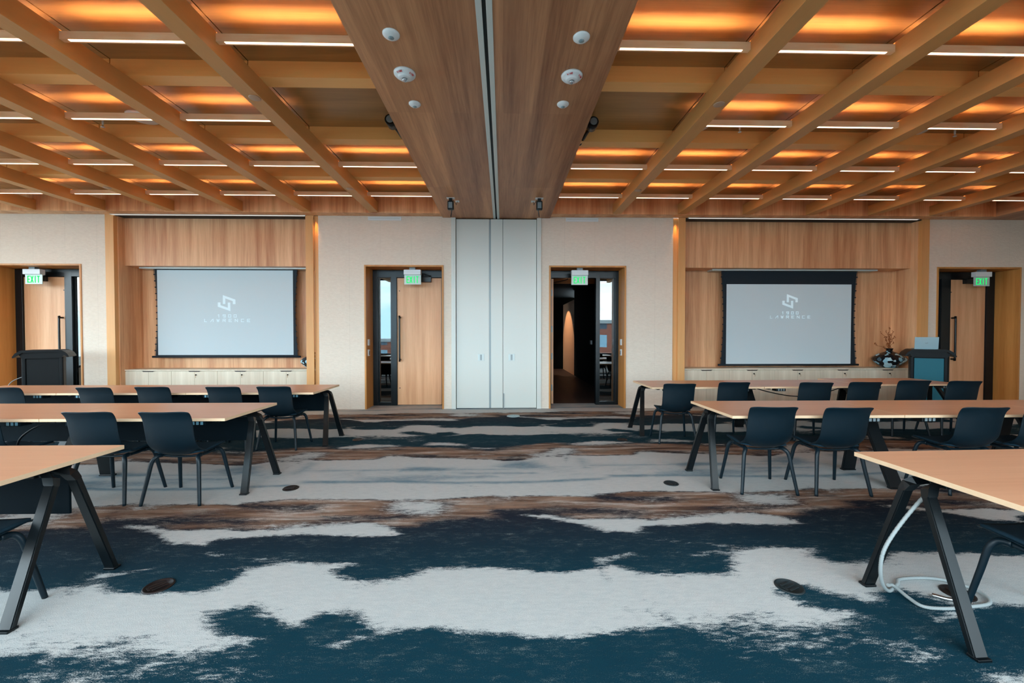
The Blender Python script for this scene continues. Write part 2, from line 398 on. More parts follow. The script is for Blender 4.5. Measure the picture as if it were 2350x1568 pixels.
# cool wash in the pale band
LAY.append(('G', .24, .09, pl(C3, (0, 505), (600, 498), (1300, 500), (2000, 490), (2000, 585), (950, 603), (0, 600))))
for q, a in ((((590, 520), (760, 506), (1010, 512), (1000, 530), (640, 540)), .7), (((1240, 505), (1400, 466), (1560, 462), (1700, 515), (1460, 525)), .55), (((350, 570), (700, 552), (1300, 556), (1350, 575), (800, 612), (250, 612)), .45), (((1840, 445), (1880, 450), (1920, 512), (1870, 515)), .6), (((1000, 545), (1560, 540), (1550, 552), (1100, 556)), .7), (((0, 528), (400, 524), (1000, 520), (1700, 518), (1700, 523), (1000, 526), (400, 532), (0, 534)), .7), (((0, 603), (700, 598), (950, 608), (1500, 604), (2000, 582), (2000, 588), (1500, 611), (950, 615), (600, 608), (0, 612)), 1.), (((1400, 500), (2100, 498), (2100, 508), (1400, 512)), .4)):
    LAY.append(('G', a, .05, pl(C3, *q)))
for q, a in ((((640, 620), (710, 618), (690, 690), (650, 690)), .35), (((960, 618), (1250, 625), (1200, 650), (1000, 640)), .4), (((20, 470), (70, 468), (40, 520), (0, 525)), .3)):
    LAY.append(('B', a, .06, pl(C3, *q)))

TN, TM = 326, 415      # 1 cm grid of one repeat
U, V = np.meshgrid((np.arange(TN)+.5)*.01, (np.arange(TM)+.5)*.01)
ORX, ORY = -1.9, 1.75
def sdist(X, Y, poly, ax=.42):
    px = np.array([p[0]*ax for p in poly]); py = np.array([p[1] for p in poly]); X = X*ax
    d = np.full(X.shape, 1e9); ins = np.zeros(X.shape, bool); n = len(poly)
    for i in range(n):
        x0, y0, x1, y1 = px[i], py[i], px[(i+1) % n], py[(i+1) % n]
        ex, ey = x1-x0, y1-y0; l = ex*ex+ey*ey+1e-12
        t = np.clip(((X-x0)*ex+(Y-y0)*ey)/l, 0, 1)
        d = np.minimum(d, (X-x0-t*ex)**2+(Y-y0-t*ey)**2)
        c = ((y0 > Y) != (y1 > Y)) & (X < ex*(Y-y0)/(ey if abs(ey) > 1e-12 else 1e-12)+x0)
        ins ^= c
    return np.where(ins, 1, -1)*np.sqrt(d)
wch = np.zeros(U.shape); bch = np.zeros(U.shape); gch = np.zeros(U.shape)
for ch, amt, soft, poly in LAY:
    m = np.zeros(U.shape)
    cx = sum(p[0] for p in poly)/len(poly); cy = sum(p[1] for p in poly)/len(poly)
    for i in range(-3, 4):
        for j in (-1, 0, 1):
            ox, oy = i*PX, i*PS+j*PY
            if abs(cx+ox-ORX-1.6) > 6.5 or abs(cy+oy-ORY-2) > 4.5: continue
            pp = [(p[0]+ox, p[1]+oy) for p in poly]
            # grid point in sheared tile coordinates
            X = ORX+U; Y = ORY+V+PS/PX*U
            s = sdist(X, Y, pp); sf = soft*1.9
            m = np.maximum(m, np.clip(.5+s/(2*sf), 0, 1))
    m = m*m*(3-2*m)*amt
    if ch == 'W': wch = wch*(1-m)+m; bch = bch*(1-m); gch *= 1-m
    elif ch == 'B': bch = bch*(1-m)+m; wch = wch*(1-m)
    elif ch == 'D': bch = bch*(1-m); wch = wch*(1-m)
    else: gch = np.maximum(gch, m)
# hue of the dark ground: teal under the surf, ink blue further up the repeat
vv = V
hue = np.clip((vv-.7)/.9, 0, 1)*np.clip((3.9-vv)/.5, 0, 1)

def build_floor():
    x0, x1, y0, y1, dx, dy = XL, XR, YB, 18.2, .035, .022
    xs = np.arange(x0, x1+dx, dx); ys = np.concatenate([np.array([y0]), np.arange(.9, 9.05, dy)])
    nx, ny = len(xs), len(ys)
    X, Y = np.meshgrid(xs, ys)
    u = X-ORX; i = np.floor(u/PX); uu = u-i*PX
    v = Y-ORY-PS/PX*uu-i*PS; vv_ = np.mod(v, PY)
    def samp(A):
        a = uu/.01-.5; b = vv_/.01-.5
        a0 = np.floor(a).astype(int); b0 = np.floor(b).astype(int); fa = a-a0; fb = b-b0
        g = lambda ii, jj: A[np.clip(jj, 0, TM-1), np.clip(ii, 0, TN-1)]
        return g(a0, b0)*(1-fa)*(1-fb)+g(a0+1, b0)*fa*(1-fb)+g(a0, b0+1)*(1-fa)*fb+g(a0+1, b0+1)*fa*fb
    cols = np.stack([samp(wch), samp(bch), samp(gch), samp(hue)], -1).reshape(-1, 4)
    me = bpy.data.meshes.new('floor')
    co_ = np.stack([X, Y, np.zeros_like(X)], -1).reshape(-1, 3).astype(np.float32)
    idx = np.arange(nx*ny).reshape(ny, nx)
    q = np.stack([idx[:-1, :-1], idx[:-1, 1:], idx[1:, 1:], idx[1:, :-1]], -1).reshape(-1, 4)
    me.vertices.add(len(co_)); me.vertices.foreach_set('co', co_.ravel())
    me.loops.add(q.size); me.loops.foreach_set('vertex_index', q.ravel().astype(np.int32))
    me.polygons.add(len(q)); me.polygons.foreach_set('loop_start', (np.arange(len(q))*4).astype(np.int32))
    me.update(calc_edges=True)
    at = me.color_attributes.new('pattern', 'FLOAT_COLOR', 'POINT'); at.data.foreach_set('color', cols.astype(np.float32).ravel())
    o = bpy.data.objects.new('floor', me); COL.objects.link(o); o['kind'] = 'structure'
    m, nt, out = newmat('woven_surf_carpet')
    a = nt.nodes.new('ShaderNodeAttribute'); a.attribute_name = 'pattern'
    sp = nt.nodes.new('ShaderNodeSeparateColor'); L(nt, a.outputs['Color'], sp.inputs[0])
    w, b, g, h = sp.outputs[0], sp.outputs[1], sp.outputs[2], a.outputs['Alpha']
    vs = coords(nt, (.4, 1, 1)); vg = coords(nt)
    n1 = noise(nt, vs, 8, 8, .78, .5); n2 = noise(nt, coords(nt, (.28, 1, 1)), 42, 5, .75, .4); gr = noise(nt, vg, 210, 2, .9)
    n3 = noise(nt, coords(nt, (.13, 1, 1), (3, 1, 0)), 11, 5, .6, .3); n4 = noise(nt, coords(nt, (.12, 1, 1), (9, 4, 0)), 9, 4, .6, .3)
    def thr(x, lo, hi, a1, a2, a3):
        s = math_(nt, 'ADD', x, math_(nt, 'MULTIPLY', math_(nt, 'SUBTRACT', n1, .5), a1))
        s = math_(nt, 'ADD', s, math_(nt, 'MULTIPLY', math_(nt, 'SUBTRACT', n2, .5), a2))
        s = math_(nt, 'ADD', s, math_(nt, 'MULTIPLY', math_(nt, 'SUBTRACT', gr, .5), a3))
        mr = nt.nodes.new('ShaderNodeMapRange'); mr.interpolation_type = 'SMOOTHSTEP'
        L(nt, s, mr.inputs[0]); mr.inputs[1].default_value = lo; mr.inputs[2].default_value = hi; return mr.outputs[0]
    dark = mixc(nt, h, S(11, 54, 68), S(30, 33, 45))
    dark = mixc(nt, thr(n1, .55, 1.0, 0, .9, 1.1), dark, S(112, 128, 130))
    dark = mixc(nt, math_(nt, 'MULTIPLY', n2, .4), dark, S(18, 26, 36))
    brown = mixc(nt, thr(n4, .3, .7, 0, .5, .8), S(150, 118, 98), S(92, 66, 52))
    brown = mixc(nt, thr(n3, .46, .78, 0, .25, .75), brown, S(198, 188, 180))
    brown = mixc(nt, thr(n4, .58, .82, 0, .2, .5), brown, S(34, 36, 44))
    pale = mixc(nt, n2, S(164, 168, 171), S(203, 204, 201))
    pale = mixc(nt, thr(g, .1, .75, .8, .5, .25), pale, S(104, 130, 144))
    c = mixc(nt, thr(b, .2, .8, .9, 1.1, 1.0), dark, brown)
    c = mixc(nt, thr(w, .34, .66, 1.05, 1.1, .9), c, pale)
    c = mixc(nt, 1., c, mixc(nt, gr, (.45, .45, .45, 1), (1.45, 1.45, 1.45, 1)), 'MULTIPLY')
    # tile joints of the carpet, hair-thin
    p = principled(nt, out, **{'Roughness': .95, 'Specular IOR Level': .1}); L(nt, c, p.inputs['Base Color'])
    bp = node(nt, 'ShaderNodeBump'); bp.inputs['Strength'].default_value = .5; bp.inputs['Distance'].default_value = .004
    L(nt, gr, bp.inputs['Height']); L(nt, bp.outputs[0], p.inputs['Normal'])
    me.materials.append(m)
    return o
build_floor()

# ------------------------------------------------------------------ room shell
D1 = (-10.42, -8.566); D2 = (-2.865, -1.235); D3 = (.953, 2.569); D4 = (9.219, 11.058)
N1 = (-8.07, -3.80); N2 = (3.555, 9.03); PT = (-1.075, .79)
PH = 2.985
bm = BM()
for a, b in ((XL, D1[0]), (D1[1], N1[0]), (N1[1], D2[0]), (D2[1], PT[0]), (PT[1], D3[0]), (D3[1], N2[0]), (N2[1], D4[0]), (D4[1], XR)):
    box(bm, a, b, W, W+.15, 0, 3.995)
for a, b in (D1, D2, D3, D4): box(bm, a, b, W, W+.15, PH, 3.995)
struct('wall_far', bm, 'stone')
bm = BM(); box(bm, XL-.15, XL, YB, 9.1, 0, .6); box(bm, XL-.15, XL, YB, 9.1, 4.15, 4.4); box(bm, XL-.15, XL, 7.0, 9.1, .6, 4.15); struct('wall_left', bm, 'stone')
bm = BM(); box(bm, XR, XR+.15, YB, 9.1, 0, 4.4); struct('wall_right', bm, 'stone')
bm = BM(); box(bm, XL, XR, YB-.2, YB, 0, .6); box(bm, XL, XR, YB-.2, YB, 4.15, 4.4); box(bm, XR-2*(XR-XL)/8, XR, YB-.2, YB, .6, 4.15); struct('wall_window_side', bm, 'stone')
# windows behind the viewer
nw = 8; ww = (XR-XL)/nw
for i in range(nw-2):
    x0 = XL+i*ww; t = thing('window_%d' % (i+1), None, None, kind='structure')
    bm = BM(); f = .05
    box(bm, x0, x0+f, YB-.12, YB-.02, .6, 4.15); box(bm, x0+ww-f, x0+ww, YB-.12, YB-.02, .6, 4.15); box(bm, x0+f, x0+ww-f, YB-.12, YB-.02, .6, .66); box(bm, x0+f, x0+ww-f, YB-.12, YB-.02, 4.09, 4.15)
    obj('window_frame', bm, 'dframe', t)
    bm = BM(); box(bm, x0+f, x0+ww-f, YB-.08, YB-.07, .66, 4.09); obj('pane', bm, 'winglass', t)

for i in range(3):
    y0 = YB+i*2.75; y1 = y0+2.75; t = thing('window_%d' % (i+7), None, None, kind='structure')
    bm = BM(); f = .05
    box(bm, XL-.10, XL-.02, y0, y0+f, .6, 4.15); box(bm, XL-.10, XL-.02, y1-f, y1, .6, 4.15); box(bm, XL-.10, XL-.02, y0+f, y1-f, .6, .66); box(bm, XL-.10, XL-.02, y0+f, y1-f, 4.09, 4.15)
    obj('window_frame', bm, 'dframe', t)
    bm = BM(); box(bm, XL-.07, XL-.06, y0+f, y1-f, .66, 4.09); obj('pane', bm, 'winglass', t)

# fascia band over the wall, with a shallow soffit
bm = BM()
for a, b in ((XL, SOF[0]), (SOF[1], 10.2)):
    box(bm, a, b, 8.17, W, ZB-.01, ZC)
struct('trim_1', bm, 'fascia')
# ceiling panels with dark grooves
gl = [-2.62-1.385*k for k in range(0, 8)]; grr = [2.33+1.37*k for k in range(0, 7)]
bm = BM()
def strip(edges):
    for a, b in zip(edges, edges[1:]): box(bm, a+.006, b-.006, YB, 8.3, ZC, ZC+.05)
strip([XL]+sorted(gl)[1:]+[SOF[0]]); strip([SOF[1]]+grr+[XR])
box(bm, XL, XR, YB, 8.5, ZC+.05, ZC+.08, 0, 1)
struct('ceiling', bm, ['panel', 'slot'])
# central timber soffit with partition track
bm = BM()
box(bm, SOF[0], -.205, YB, W+.06, SOF[2], ZC, .002); box(bm, -.08, SOF[1], YB, W+.06, SOF[2], ZC, .002); box(bm, -.205, -.08, YB, W+.06, SOF[2]+.05, ZC)
struct('ceiling_soffit', bm, 'soffit')
t = thing('partition_track', 'white ceiling track with black slot running along the central timber soffit', 'track')
for x in (-.205, -.127):
    bm = BM(); box(bm, x, x+.047, YB, W+.04, SOF[2]-.008, SOF[2]+.05, .002); obj('rail', bm, 'alu', t)
bm = BM(); box(bm, -.158, -.127, YB, W+.04, SOF[2]+.03, SOF[2]+.05); obj('slot', bm, 'slot', t)
# timber bulkhead at the far right
bm = BM(); box(bm, 10.2, XR, YB, W, ZB-.01, ZC); struct('ceiling_bulkhead', bm, 'soffit')

# long beams
BL = [-2.59-1.335*k for k in range(7)]; BR = [2.305, 3.63, 4.97, 6.28, 7.58, 8.87]
for x in BL+BR:
    bm = BM(); box(bm, x-.085, x+.085, YB, 8.17, ZB, ZB+.195, .0015)
    struct('ceiling_beam', bm, 'beam')
CY = [4.24+1.307*k for k in range(-4, 4) if 4.24+1.307*k < 7.9]
for y in CY:
    for a, b in ((XL, SOF[0]), (SOF[1], 10.2)):
        g_ = [g for g in (sorted(gl) if a == XL else grr) if a < g < b]
        ed = [a]+g_+[b]; bm = BM()
        for p, q in zip(ed, ed[1:]): box(bm, p+.005, q-.005, y, y+.17, ZB+.195, ZC)
        struct('ceiling_cross_beam', bm, 'cross')

# light bars
ORD = ['first', 'second', 'third', 'fourth', 'fifth', 'sixth', 'seventh', 'eighth']
def light_proto(length, name='linear_light'):
    t = thing(name, '', 'light bar')
    bm = BM(); prism(bm, [(0, 0), (.045, 0), (.045, .068), (.038, .068), (.038, .012), (.007, .012), (.007, .068), (0, .068)], 0, length, plane='yz'); box(bm, 0, .02, .007, .038, .012, .068); box(bm, length-.02, length, .007, .038, .012, .068); obj('housing', bm, 'bar', t)
    bm = BM(); box(bm, .07, length-.07, .005, .027, -.003, 0); obj('diffuser', bm, 'led_dn', t)
    bm = BM(); box(bm, .09, length-.09, .010, .035, .013, .020); obj('uplight_strip', bm, 'led_up', t)
    return t
LY = [7.52-1.302*k for k in range(6)]
protos = {}
def light_at(x0, x1, y, label, group):
    k = round(x1-x0, 3); first = k not in protos
    if first: protos[k] = light_proto(k)
    place(protos[k], first, (x0, y, 4.108), 0, label, group)
eL = [SOF[0]]+[b for b in BL]; eR = [SOF[1]]+BR+[10.2]
for r, y in enumerate(LY):
    for i in range(len(eL)-1):
        if r == 2 and i == 0: continue      # the cameras hang in this bay instead of a light
        x1 = eL[i]-(.0 if i == 0 else .085); x0 = eL[i+1]+.085
        light_at(x0, x1, y, 'wooden light bar, %s row from far wall, %s bay left of central soffit' % (ORD[r], ORD[i]), 'linear ceiling lights between the beams')
    for i in range(len(eR)-1):
        if r == 2 and i == 0: continue
        x0 = eR[i]+(.0 if i == 0 else .085); x1 = eR[i+1]-(.085 if i < len(eR)-2 else 0)
        light_at(x0, x1, y, 'wooden light bar, %s row from far wall, %s bay right of central soffit' % (ORD[r], ORD[i]), 'linear ceiling lights between the beams')

# caps on beam undersides
capl = ['round beige cover disc under the first beam left of the central soffit, nearer one', 'round beige cover disc under the first beam left of the central soffit, by far wall', 'round beige cover disc under the fourth beam left of the central soffit',
        'round beige cover disc under the first beam right of the central soffit, nearer one', 'round beige cover disc under the first beam right of the central soffit, by far wall', 'round beige cover disc under the fourth beam right of the central soffit']
for (x, y), lb in zip(((-2.57, 4.27), (-2.58, 6.87), (-6.6, 6.91), (2.295, 4.28), (2.29, 6.84), (6.3, 6.97)), capl):
    bm = BM(); lathe(bm, [(0, 0), (.05, 0), (.056, .003), (.056, .008), (0, .008)], 24)
    obj('ceiling_disc', bm, plain('cap_beige', S(186, 150, 124), .5), loc=(x, y, ZB-.008), label=lb, cat='ceiling disc', group='flush caps under the beams')
for (x, y), lb in zip(((-4.66, 5.36), (2.60, 5.41), (5.66, 5.5)), ('white ceiling disc speaker behind light bar, left of the central soffit', 'white ceiling disc speaker peeking out past first beam right of soffit', 'white ceiling disc speaker behind light bar, fourth bay right of soffit')):
    t = thing('ceiling_speaker', lb, 'speaker', (x, y, ZC-.02), 0, 'round white ceiling speakers')
    bm = BM(); lathe(bm, [(0, 0), (.15, 0), (.165, .004), (.17, .02), (0, .02)], 32); obj('rim', bm, 'white', t)
    bm = BM(); lathe(bm, [(0, -.003), (.135, -.003), (.14, 0), (0, 0)], 32); obj('grille', bm, 'white', t)
for (x, y), lb in zip(((-5.25, 5.45), (3.18, 5.4), (6.2, 5.45)), ('small white sprinkler head left of the central soffit', 'small white sprinkler head right of the central soffit, nearer the middle', 'small white sprinkler head right of the central soffit, farther out')):
    t = thing('sprinkler', lb, 'sprinkler', (x, y, ZC-.09), 0, 'pendent sprinkler heads')
    bm = BM(); lathe(bm, [(0, .03), (.01, .03), (.012, .09), (0, .09)], 12); obj('stem', bm, 'white', t)
    bm = BM(); lathe(bm, [(0, 0), (.02, 0), (.022, .004), (.008, .01), (.008, .032), (0, .032)], 16); obj('deflector', bm, 'white', t)

# detectors on the soffit
def dome(bm, r, h, top=.012): lathe(bm, [(0, -h), (r*.3, -h*.97), (r*.6, -h*.8), (r*.85, -h*.5), (r, -h*.2), (r, 0), (0, 0)], 36)
def sensor(x, y, r, lb):
    t = thing('occupancy_sensor', lb, 'sensor', (x, y, SOF[2]), 0, 'white occupancy sensors on the central soffit')
    bm = BM(); dome(bm, r, .034); obj('housing', bm, 'white', t)
    bm = BM(); lathe(bm, [(0, -.040), (r*.2, -.039), (r*.34, -.033), (r*.34, -.028), (0, -.028)], 24); obj('lens', bm, 'lens', t)
sensor(-.9, 3.30, .068, 'larger white dome sensor on soffit, left of track, nearest the viewer')
sensor(.635, 3.30, .068, 'larger white dome sensor on soffit, right of track, nearest the viewer')
sensor(-.925, 4.28, .062, 'smaller white dome sensor on soffit, left of track, beyond fire alarm')
sensor(.625, 4.25, .062, 'smaller white dome sensor on soffit, right of track, beyond fire alarm')
def fire(x, y, lb):
    t = thing('fire_alarm', lb, 'fire alarm', (x, y, SOF[2]), 0, 'ceiling fire alarms')
    bm = BM(); lathe(bm, [(0, -.05), (.05, -.05), (.058, -.042), (.06, -.034), (.085, -.026), (.098, -.012), (.1, 0), (0, 0)], 40); obj('housing', bm, 'white', t)
    bm = BM(); lathe(bm, [(0, -.078), (.012, -.076), (.022, -.066), (.026, -.05), (0, -.05)], 20); obj('strobe_lens', bm, 'clear', t)
    bm = BM(); box(bm, -.008, .008, -.004, .004, -.07, -.052); obj('strobe', bm, 'chrome', t)
    bm = BM()
    for a0 in (PI*1.30, PI*.80+PI*.97):     # two words around the flared rim
        for k, ch in enumerate('FIRE'):
            a = a0+k*.17
            ct = Vector((math.cos(a)*.084, math.sin(a)*.084, -.0285)); tu = Vector((-math.sin(a), math.cos(a), 0)); rd = Vector((math.cos(a), math.sin(a), 0))
            glyphs(bm, ch, .009, .013, .012, .0028, lambda u, v, d: ct+tu*(u-.0045)-rd*(v-.006)*.85-Vector((0, 0, (v-.006)*.5+d)), .001)
    obj('lettering', bm, 'red', t)
fire(-.91, 3.79, 'white fire alarm with red lettering on soffit, left of track')
fire(.64, 3.79, 'white fire alarm with red lettering on soffit, right of track')
# spot speakers on soffit sides
for s, x, lb in ((-1, SOF[0], 'black round camera fixed on left side of central soffit'), (1, SOF[1], 'black round camera fixed on right side of central soffit')):
    t = thing('side_camera', lb, 'camera', (x, 5.2, 4.16), 0, 'black cameras on the soffit sides')
    bm = BM(); box(bm, min(0, s*.02), max(0, s*.02), .35, .60, -.05, .10, .004); obj('bracket', bm, 'black', t)
    bm = BM(); sweep(bm, [(s*.02, .5, .03), (s*.10, .45, .05), (s*.14, .2, .08), (s*.17, .0, .09)], circ(.022, 10)); obj('arm', bm, 'black', t)
    bm = BM(); sweep(bm, [(s*.17, -.07, .09), (s*.17, .07, .09)], circ(.066, 20)); obj('body', bm, 'black', t)
    bm = BM(); sweep(bm, [(s*.17, -.078, .09), (s*.17, -.07, .09)], circ(.045, 20)); obj('lens', bm, 'grey', t)
# wireless transmitters plugged under the soffit
for x, y, s, lb in ((-.93, 7.2, 1, 'black adapter with antenna plugged into soffit outlet, left of track'), (.64, 7.18, -1, 'black adapter with antenna plugged into soffit outlet, right of track')):
    t = thing('wireless_adapter', lb, 'adapter', (x, y, SOF[2]), 0, 'adapters plugged into the soffit')
    bm = BM(); box(bm, -.07, .07, -.045, .045, -.006, 0, .002); o = obj('outlet_plate', bm, 'white', t)
    bm = BM(); box(bm, .04*s-.035+.06*s, .04*s+.035+.06*s, .12, .21, -.006, 0, .002); obj('side_plate', bm, 'white', t)
    bm = BM(); box(bm, -.03, .03, -.025, .025, -.06, -.006, .004); box(bm, -.055, .055, -.04, .03, -.21, -.055, .014); obj('body', bm, 'black', t)
    bm = BM(); box(bm, -.035, .035, -.045, -.04, -.185, -.08, .002); obj('front_plate', bm, 'grey', t)
    bm = BM(); tube(bm, [(.02*s, 0, -.2), (.01*s, .01, -.26), (.0, .01, -.33)], .008); obj('antenna', bm, 'black', t)
    bm = BM(); tube(bm, [(.04*s, 0, -.03), (.09*s, .05, -.09), (.08*s, .14, -.07), (.1*s, .16, -.006)], .004); obj('cord', bm, 'cable', t)

# linear diffusers on top of the stone wall and slots over the niches
for a, b, lb in ((-2.78, -2.10, 'narrow white air vent at top of stone wall above the closed middle door'), (1.30, 1.98, 'narrow white air vent at top of stone wall above the open door')):
    t = thing('wall_vent', lb, 'vent', (0, 0, 0)); bm = BM(); box(bm, a, b, W-.012, W, 3.90, 3.975, .002); obj('vent_frame', bm, 'white', t)
    bm = BM(); box(bm, a+.03, b-.03, W-.014, W-.012, 3.93, 3.945); obj('blade', bm, 'alu', t)
for a, b, lb in ((-7.95, -4.04, 'thin white slot light above the niche without the vase on show'), (3.86, 8.78, 'thin white slot light above the wider niche')):
    t = thing('slot_light', lb, 'slot light', (0, 0, 0)); bm = BM(); box(bm, a, b, 8.36, 8.40, ZB-.022, ZB-.01); obj('channel', bm, 'alu', t)
    bm = BM(); box(bm, a+.02, b-.02, 8.368, 8.392, ZB-.025, ZB-.022); obj('diffuser', bm, 'slotlight', t)

# ------------------------------------------------------------------ niches
def niche(N, lx, rx, ext_r, col_l, col_r, n):
    """timber lined recess with header, columns"""
    bm = BM(); box(bm, lx, ext_r, 9.0, 9.06, 0, 3.97); struct('wall_niche_%s' % n, bm, 'niche')
    bm = BM(); box(bm, lx-.0, lx+.02, W+.06, 9.0, 0, 3.97); box(bm, ext_r-.02, ext_r, W+.06, 9.0, 0, 3.97); struct('trim_niche_side_%s' % n, bm, 'niche')
    bm = BM(); box(bm, lx+.02, ext_r-.02, 8.60, 9.0, 2.985, 3.97); struct('trim_header_%s' % n, bm, 'niche')
    bm = BM(); box(bm, lx, rx, W, 9.06, 3.97, ZC); box(bm, rx, ext_r, W+.15, 9.06, 3.97, ZC); struct('ceiling_niche_%s' % n, bm, 'slot')
    for a, b, dp in (col_l, col_r):
        bm = BM(); box(bm, a, b, W-.02, dp, 0, ZB-.01, .002); struct('column_trim', bm, 'column')
niche(N1, -7.90, -4.05, -3.62, (-8.07, -7.90, 8.6), (-4.05, -3.895, 8.41), 'left')
niche(N2, 3.72, 8.87, 8.87, (3.66, 3.81, 8.6), (8.87, 9.03, 8.6), 'right')
# recessed reveals between column and stone, washed by a small lamp at the top
for a, b in ((-3.895, -3.80), (3.555, 3.66)):
    bm = BM(); box(bm, a, b, W+.03, W+.05, 0, ZB-.01); struct('column_trim', bm, 'column')

# cabinets and worktops
def cab_proto(w, lock):
    t = thing('cabinet', '', 'cabinet'); h = .79
    bm = BM(); box(bm, 0, w, .02, .415, .08, h); box(bm, .01, w-.01, .05, .40, 0, .08, 0, 1); obj('body', bm, ['cab', 'slot'], t)
    for k in range(2):
        bm = BM(); x0 = k*w/2+.002; x1 = (k+1)*w/2-.002; ce = w/2
        box(bm, x0, x1, 0, .02, .085, h-.012, .0015); d = obj('door', bm, 'cab', t)
        if k and lock:
            bm = BM(); sweep(bm, [(ce+.035, .0, h-.085), (ce+.035, -.012, h-.085)], circ(.011, 14)); box(bm, ce+.033, ce+.037, -.03, -.012, h-.1, h-.07, 0); obj('lock', bm, 'black', d)
            bm = BM(); tube(bm, [(ce+.036, -.028, h-.09), (ce+.045, -.03, h-.11), (ce+.042, -.03, h-.14)], .003); obj('key', bm, 'brass', d)
    bm = BM(); prism(bm, [(w/2-.13, h), (w/2+.13, h), (w/2+.10, h-.02), (w/2-.10, h-.02)], -.004, .003); obj('finger_pull', bm, 'bronze', t)
    return t
cnt = {}
def cab(x, w, lock, lb, g):
    k = (w, lock); first = k not in cnt
    if first: cnt[k] = cab_proto(w, lock)
    place(cnt[k], first, (x, 8.56, 0), 0, lb, g)
wl = .9475
lbl = ['pale ash cabinet under left screen, at its far left end, without lock', 'pale ash cabinet under left screen, second from left, with key', 'pale ash cabinet under left screen, third from left, with key', 'pale ash cabinet under left screen, last before the wood column']
for k in range(4): cab(-7.88+k*wl, wl, k > 0, lbl[k], 'low cabinets in the left niche')
lbr = ['pale ash cabinet under right screen, leftmost, without lock', 'pale ash cabinet under right screen, second from left', 'pale ash cabinet under right screen, middle one of five', 'pale ash cabinet under right screen, fourth from left', 'pale ash cabinet under the patterned vase, rightmost of five']
wr = .995
for k in range(5): cab(3.87+k*wr, wr, k > 0, lbr[k], 'low cabinets in the right niche')
bm = BM(); box(bm, -7.88, -3.645, 8.55, 8.985, .79, .82, .002); obj('worktop', bm, 'cab', label='pale ash worktop running over the four cabinets under the left screen', cat='worktop')
bm = BM(); box(bm, 3.75, 8.85, 8.55, 8.985, .79, .82, .002); obj('worktop', bm, 'cab', label='pale ash worktop running over the five cabinets under the right screen', cat='worktop')

# ------------------------------------------------------------------ projection screens
def screen(xl, xr, zt, zb, wl_, wr_, wt, wb, logo_c, lb, k, ttl):
    t = thing('projection_screen', lb, 'screen', (0, 0, 0)); Y = 8.84
    n = 14; side = []
    for i in range(n+1):
        s = i/n; z = zt+(zb-zt)*s
        inset = .055*math.sin(PI*min(1, s*1.0))*(1 if s < .75 else 1)
        side.append((inset, z))
    pts = [(xl+.03*0+i_, z) for i_, z in side]+[(xr-i_, z) for i_, z in side[::-1]]
    bm = BM(); prism(bm, pts, Y, Y+.006); obj('border_fabric', bm, 'fabric_black', t)
    bm = BM(); prism(bm, [(wl_, wt), (wr_, wt), (wr_, wb), (wl_, wb)], Y-.003, Y); obj('image_area', bm, 'screen', t)
    bm = BM(); sweep(bm, [(xl-.06, Y, zb), (xr+.06, Y, zb)], circ(.022, 12)); obj('bottom_bar', bm, 'fabric_black', t)
    for s_, x in ((1, xl), (-1, xr)):
        bm = BM()
        tube(bm, [(x+s_*(i_*1.0-.012), Y, z) for i_, z in side], .004, 6, 2)
        for i_, z in side[1:-1]: box(bm, x+s_*(i_-.012)-.014, x+s_*(i_-.012)+.014, Y-.006, Y+.006, z-.012, z+.012)
        obj('tension_cord', bm, 'fabric_black', t)
    bm = BM(); box(bm, xl-.25, min(xr+.4, 8.8), 8.76, 8.98, 2.955, 2.984, .002); obj('housing', bm, 'alu', t)
    cx, cz = logo_c; u = .000977*k; Z = lambda p: (cx+(p[0]-1185)*u, cz-(p[1]-655)*u)
    bm = BM()
    prism(bm, [Z(p) for p in ((1104, 672), (1104, 475), (1378, 575), (1378, 675), (1320, 675), (1320, 608), (1158, 548), (1158, 672))], Y-.0045, Y-.003)
    prism(bm, [Z(p) for p in ((993, 637), (1052, 637), (1052, 697), (1210, 755), (1210, 640), (1265, 640), (1265, 830), (993, 732))], Y-.0045, Y-.003)
    obj('projected_emblem', bm, 'logo', t)
    bm = BM()
    for txt, x0, yb, pitch, w in (('1900', 985, 964, 119, 50), ('LaWRENCE', 700, 1064, 133, 55)):
        x_, z_ = Z((x0, yb)); glyphs(bm, txt, w*u, 58*u, pitch*u, 13*u, lambda a, b, d: (x_+a, Y-.003-d, z_+b), .0015)
    obj('projected_lettering', bm, 'logo', t)
screen(-7.49, -4.46, 2.975, 1.07, -7.43, -4.548, 2.936, 1.108, (-5.965, 2.225), 'projection screen with black border and white emblem, lowered in left niche', 1., 0)
screen(4.83, 7.88, 2.975, .875, 4.943, 7.76, 2.665, .888, (6.371, 2.285), 'projection screen with broad black top band, lowered behind the vase side niche', .93, 0)

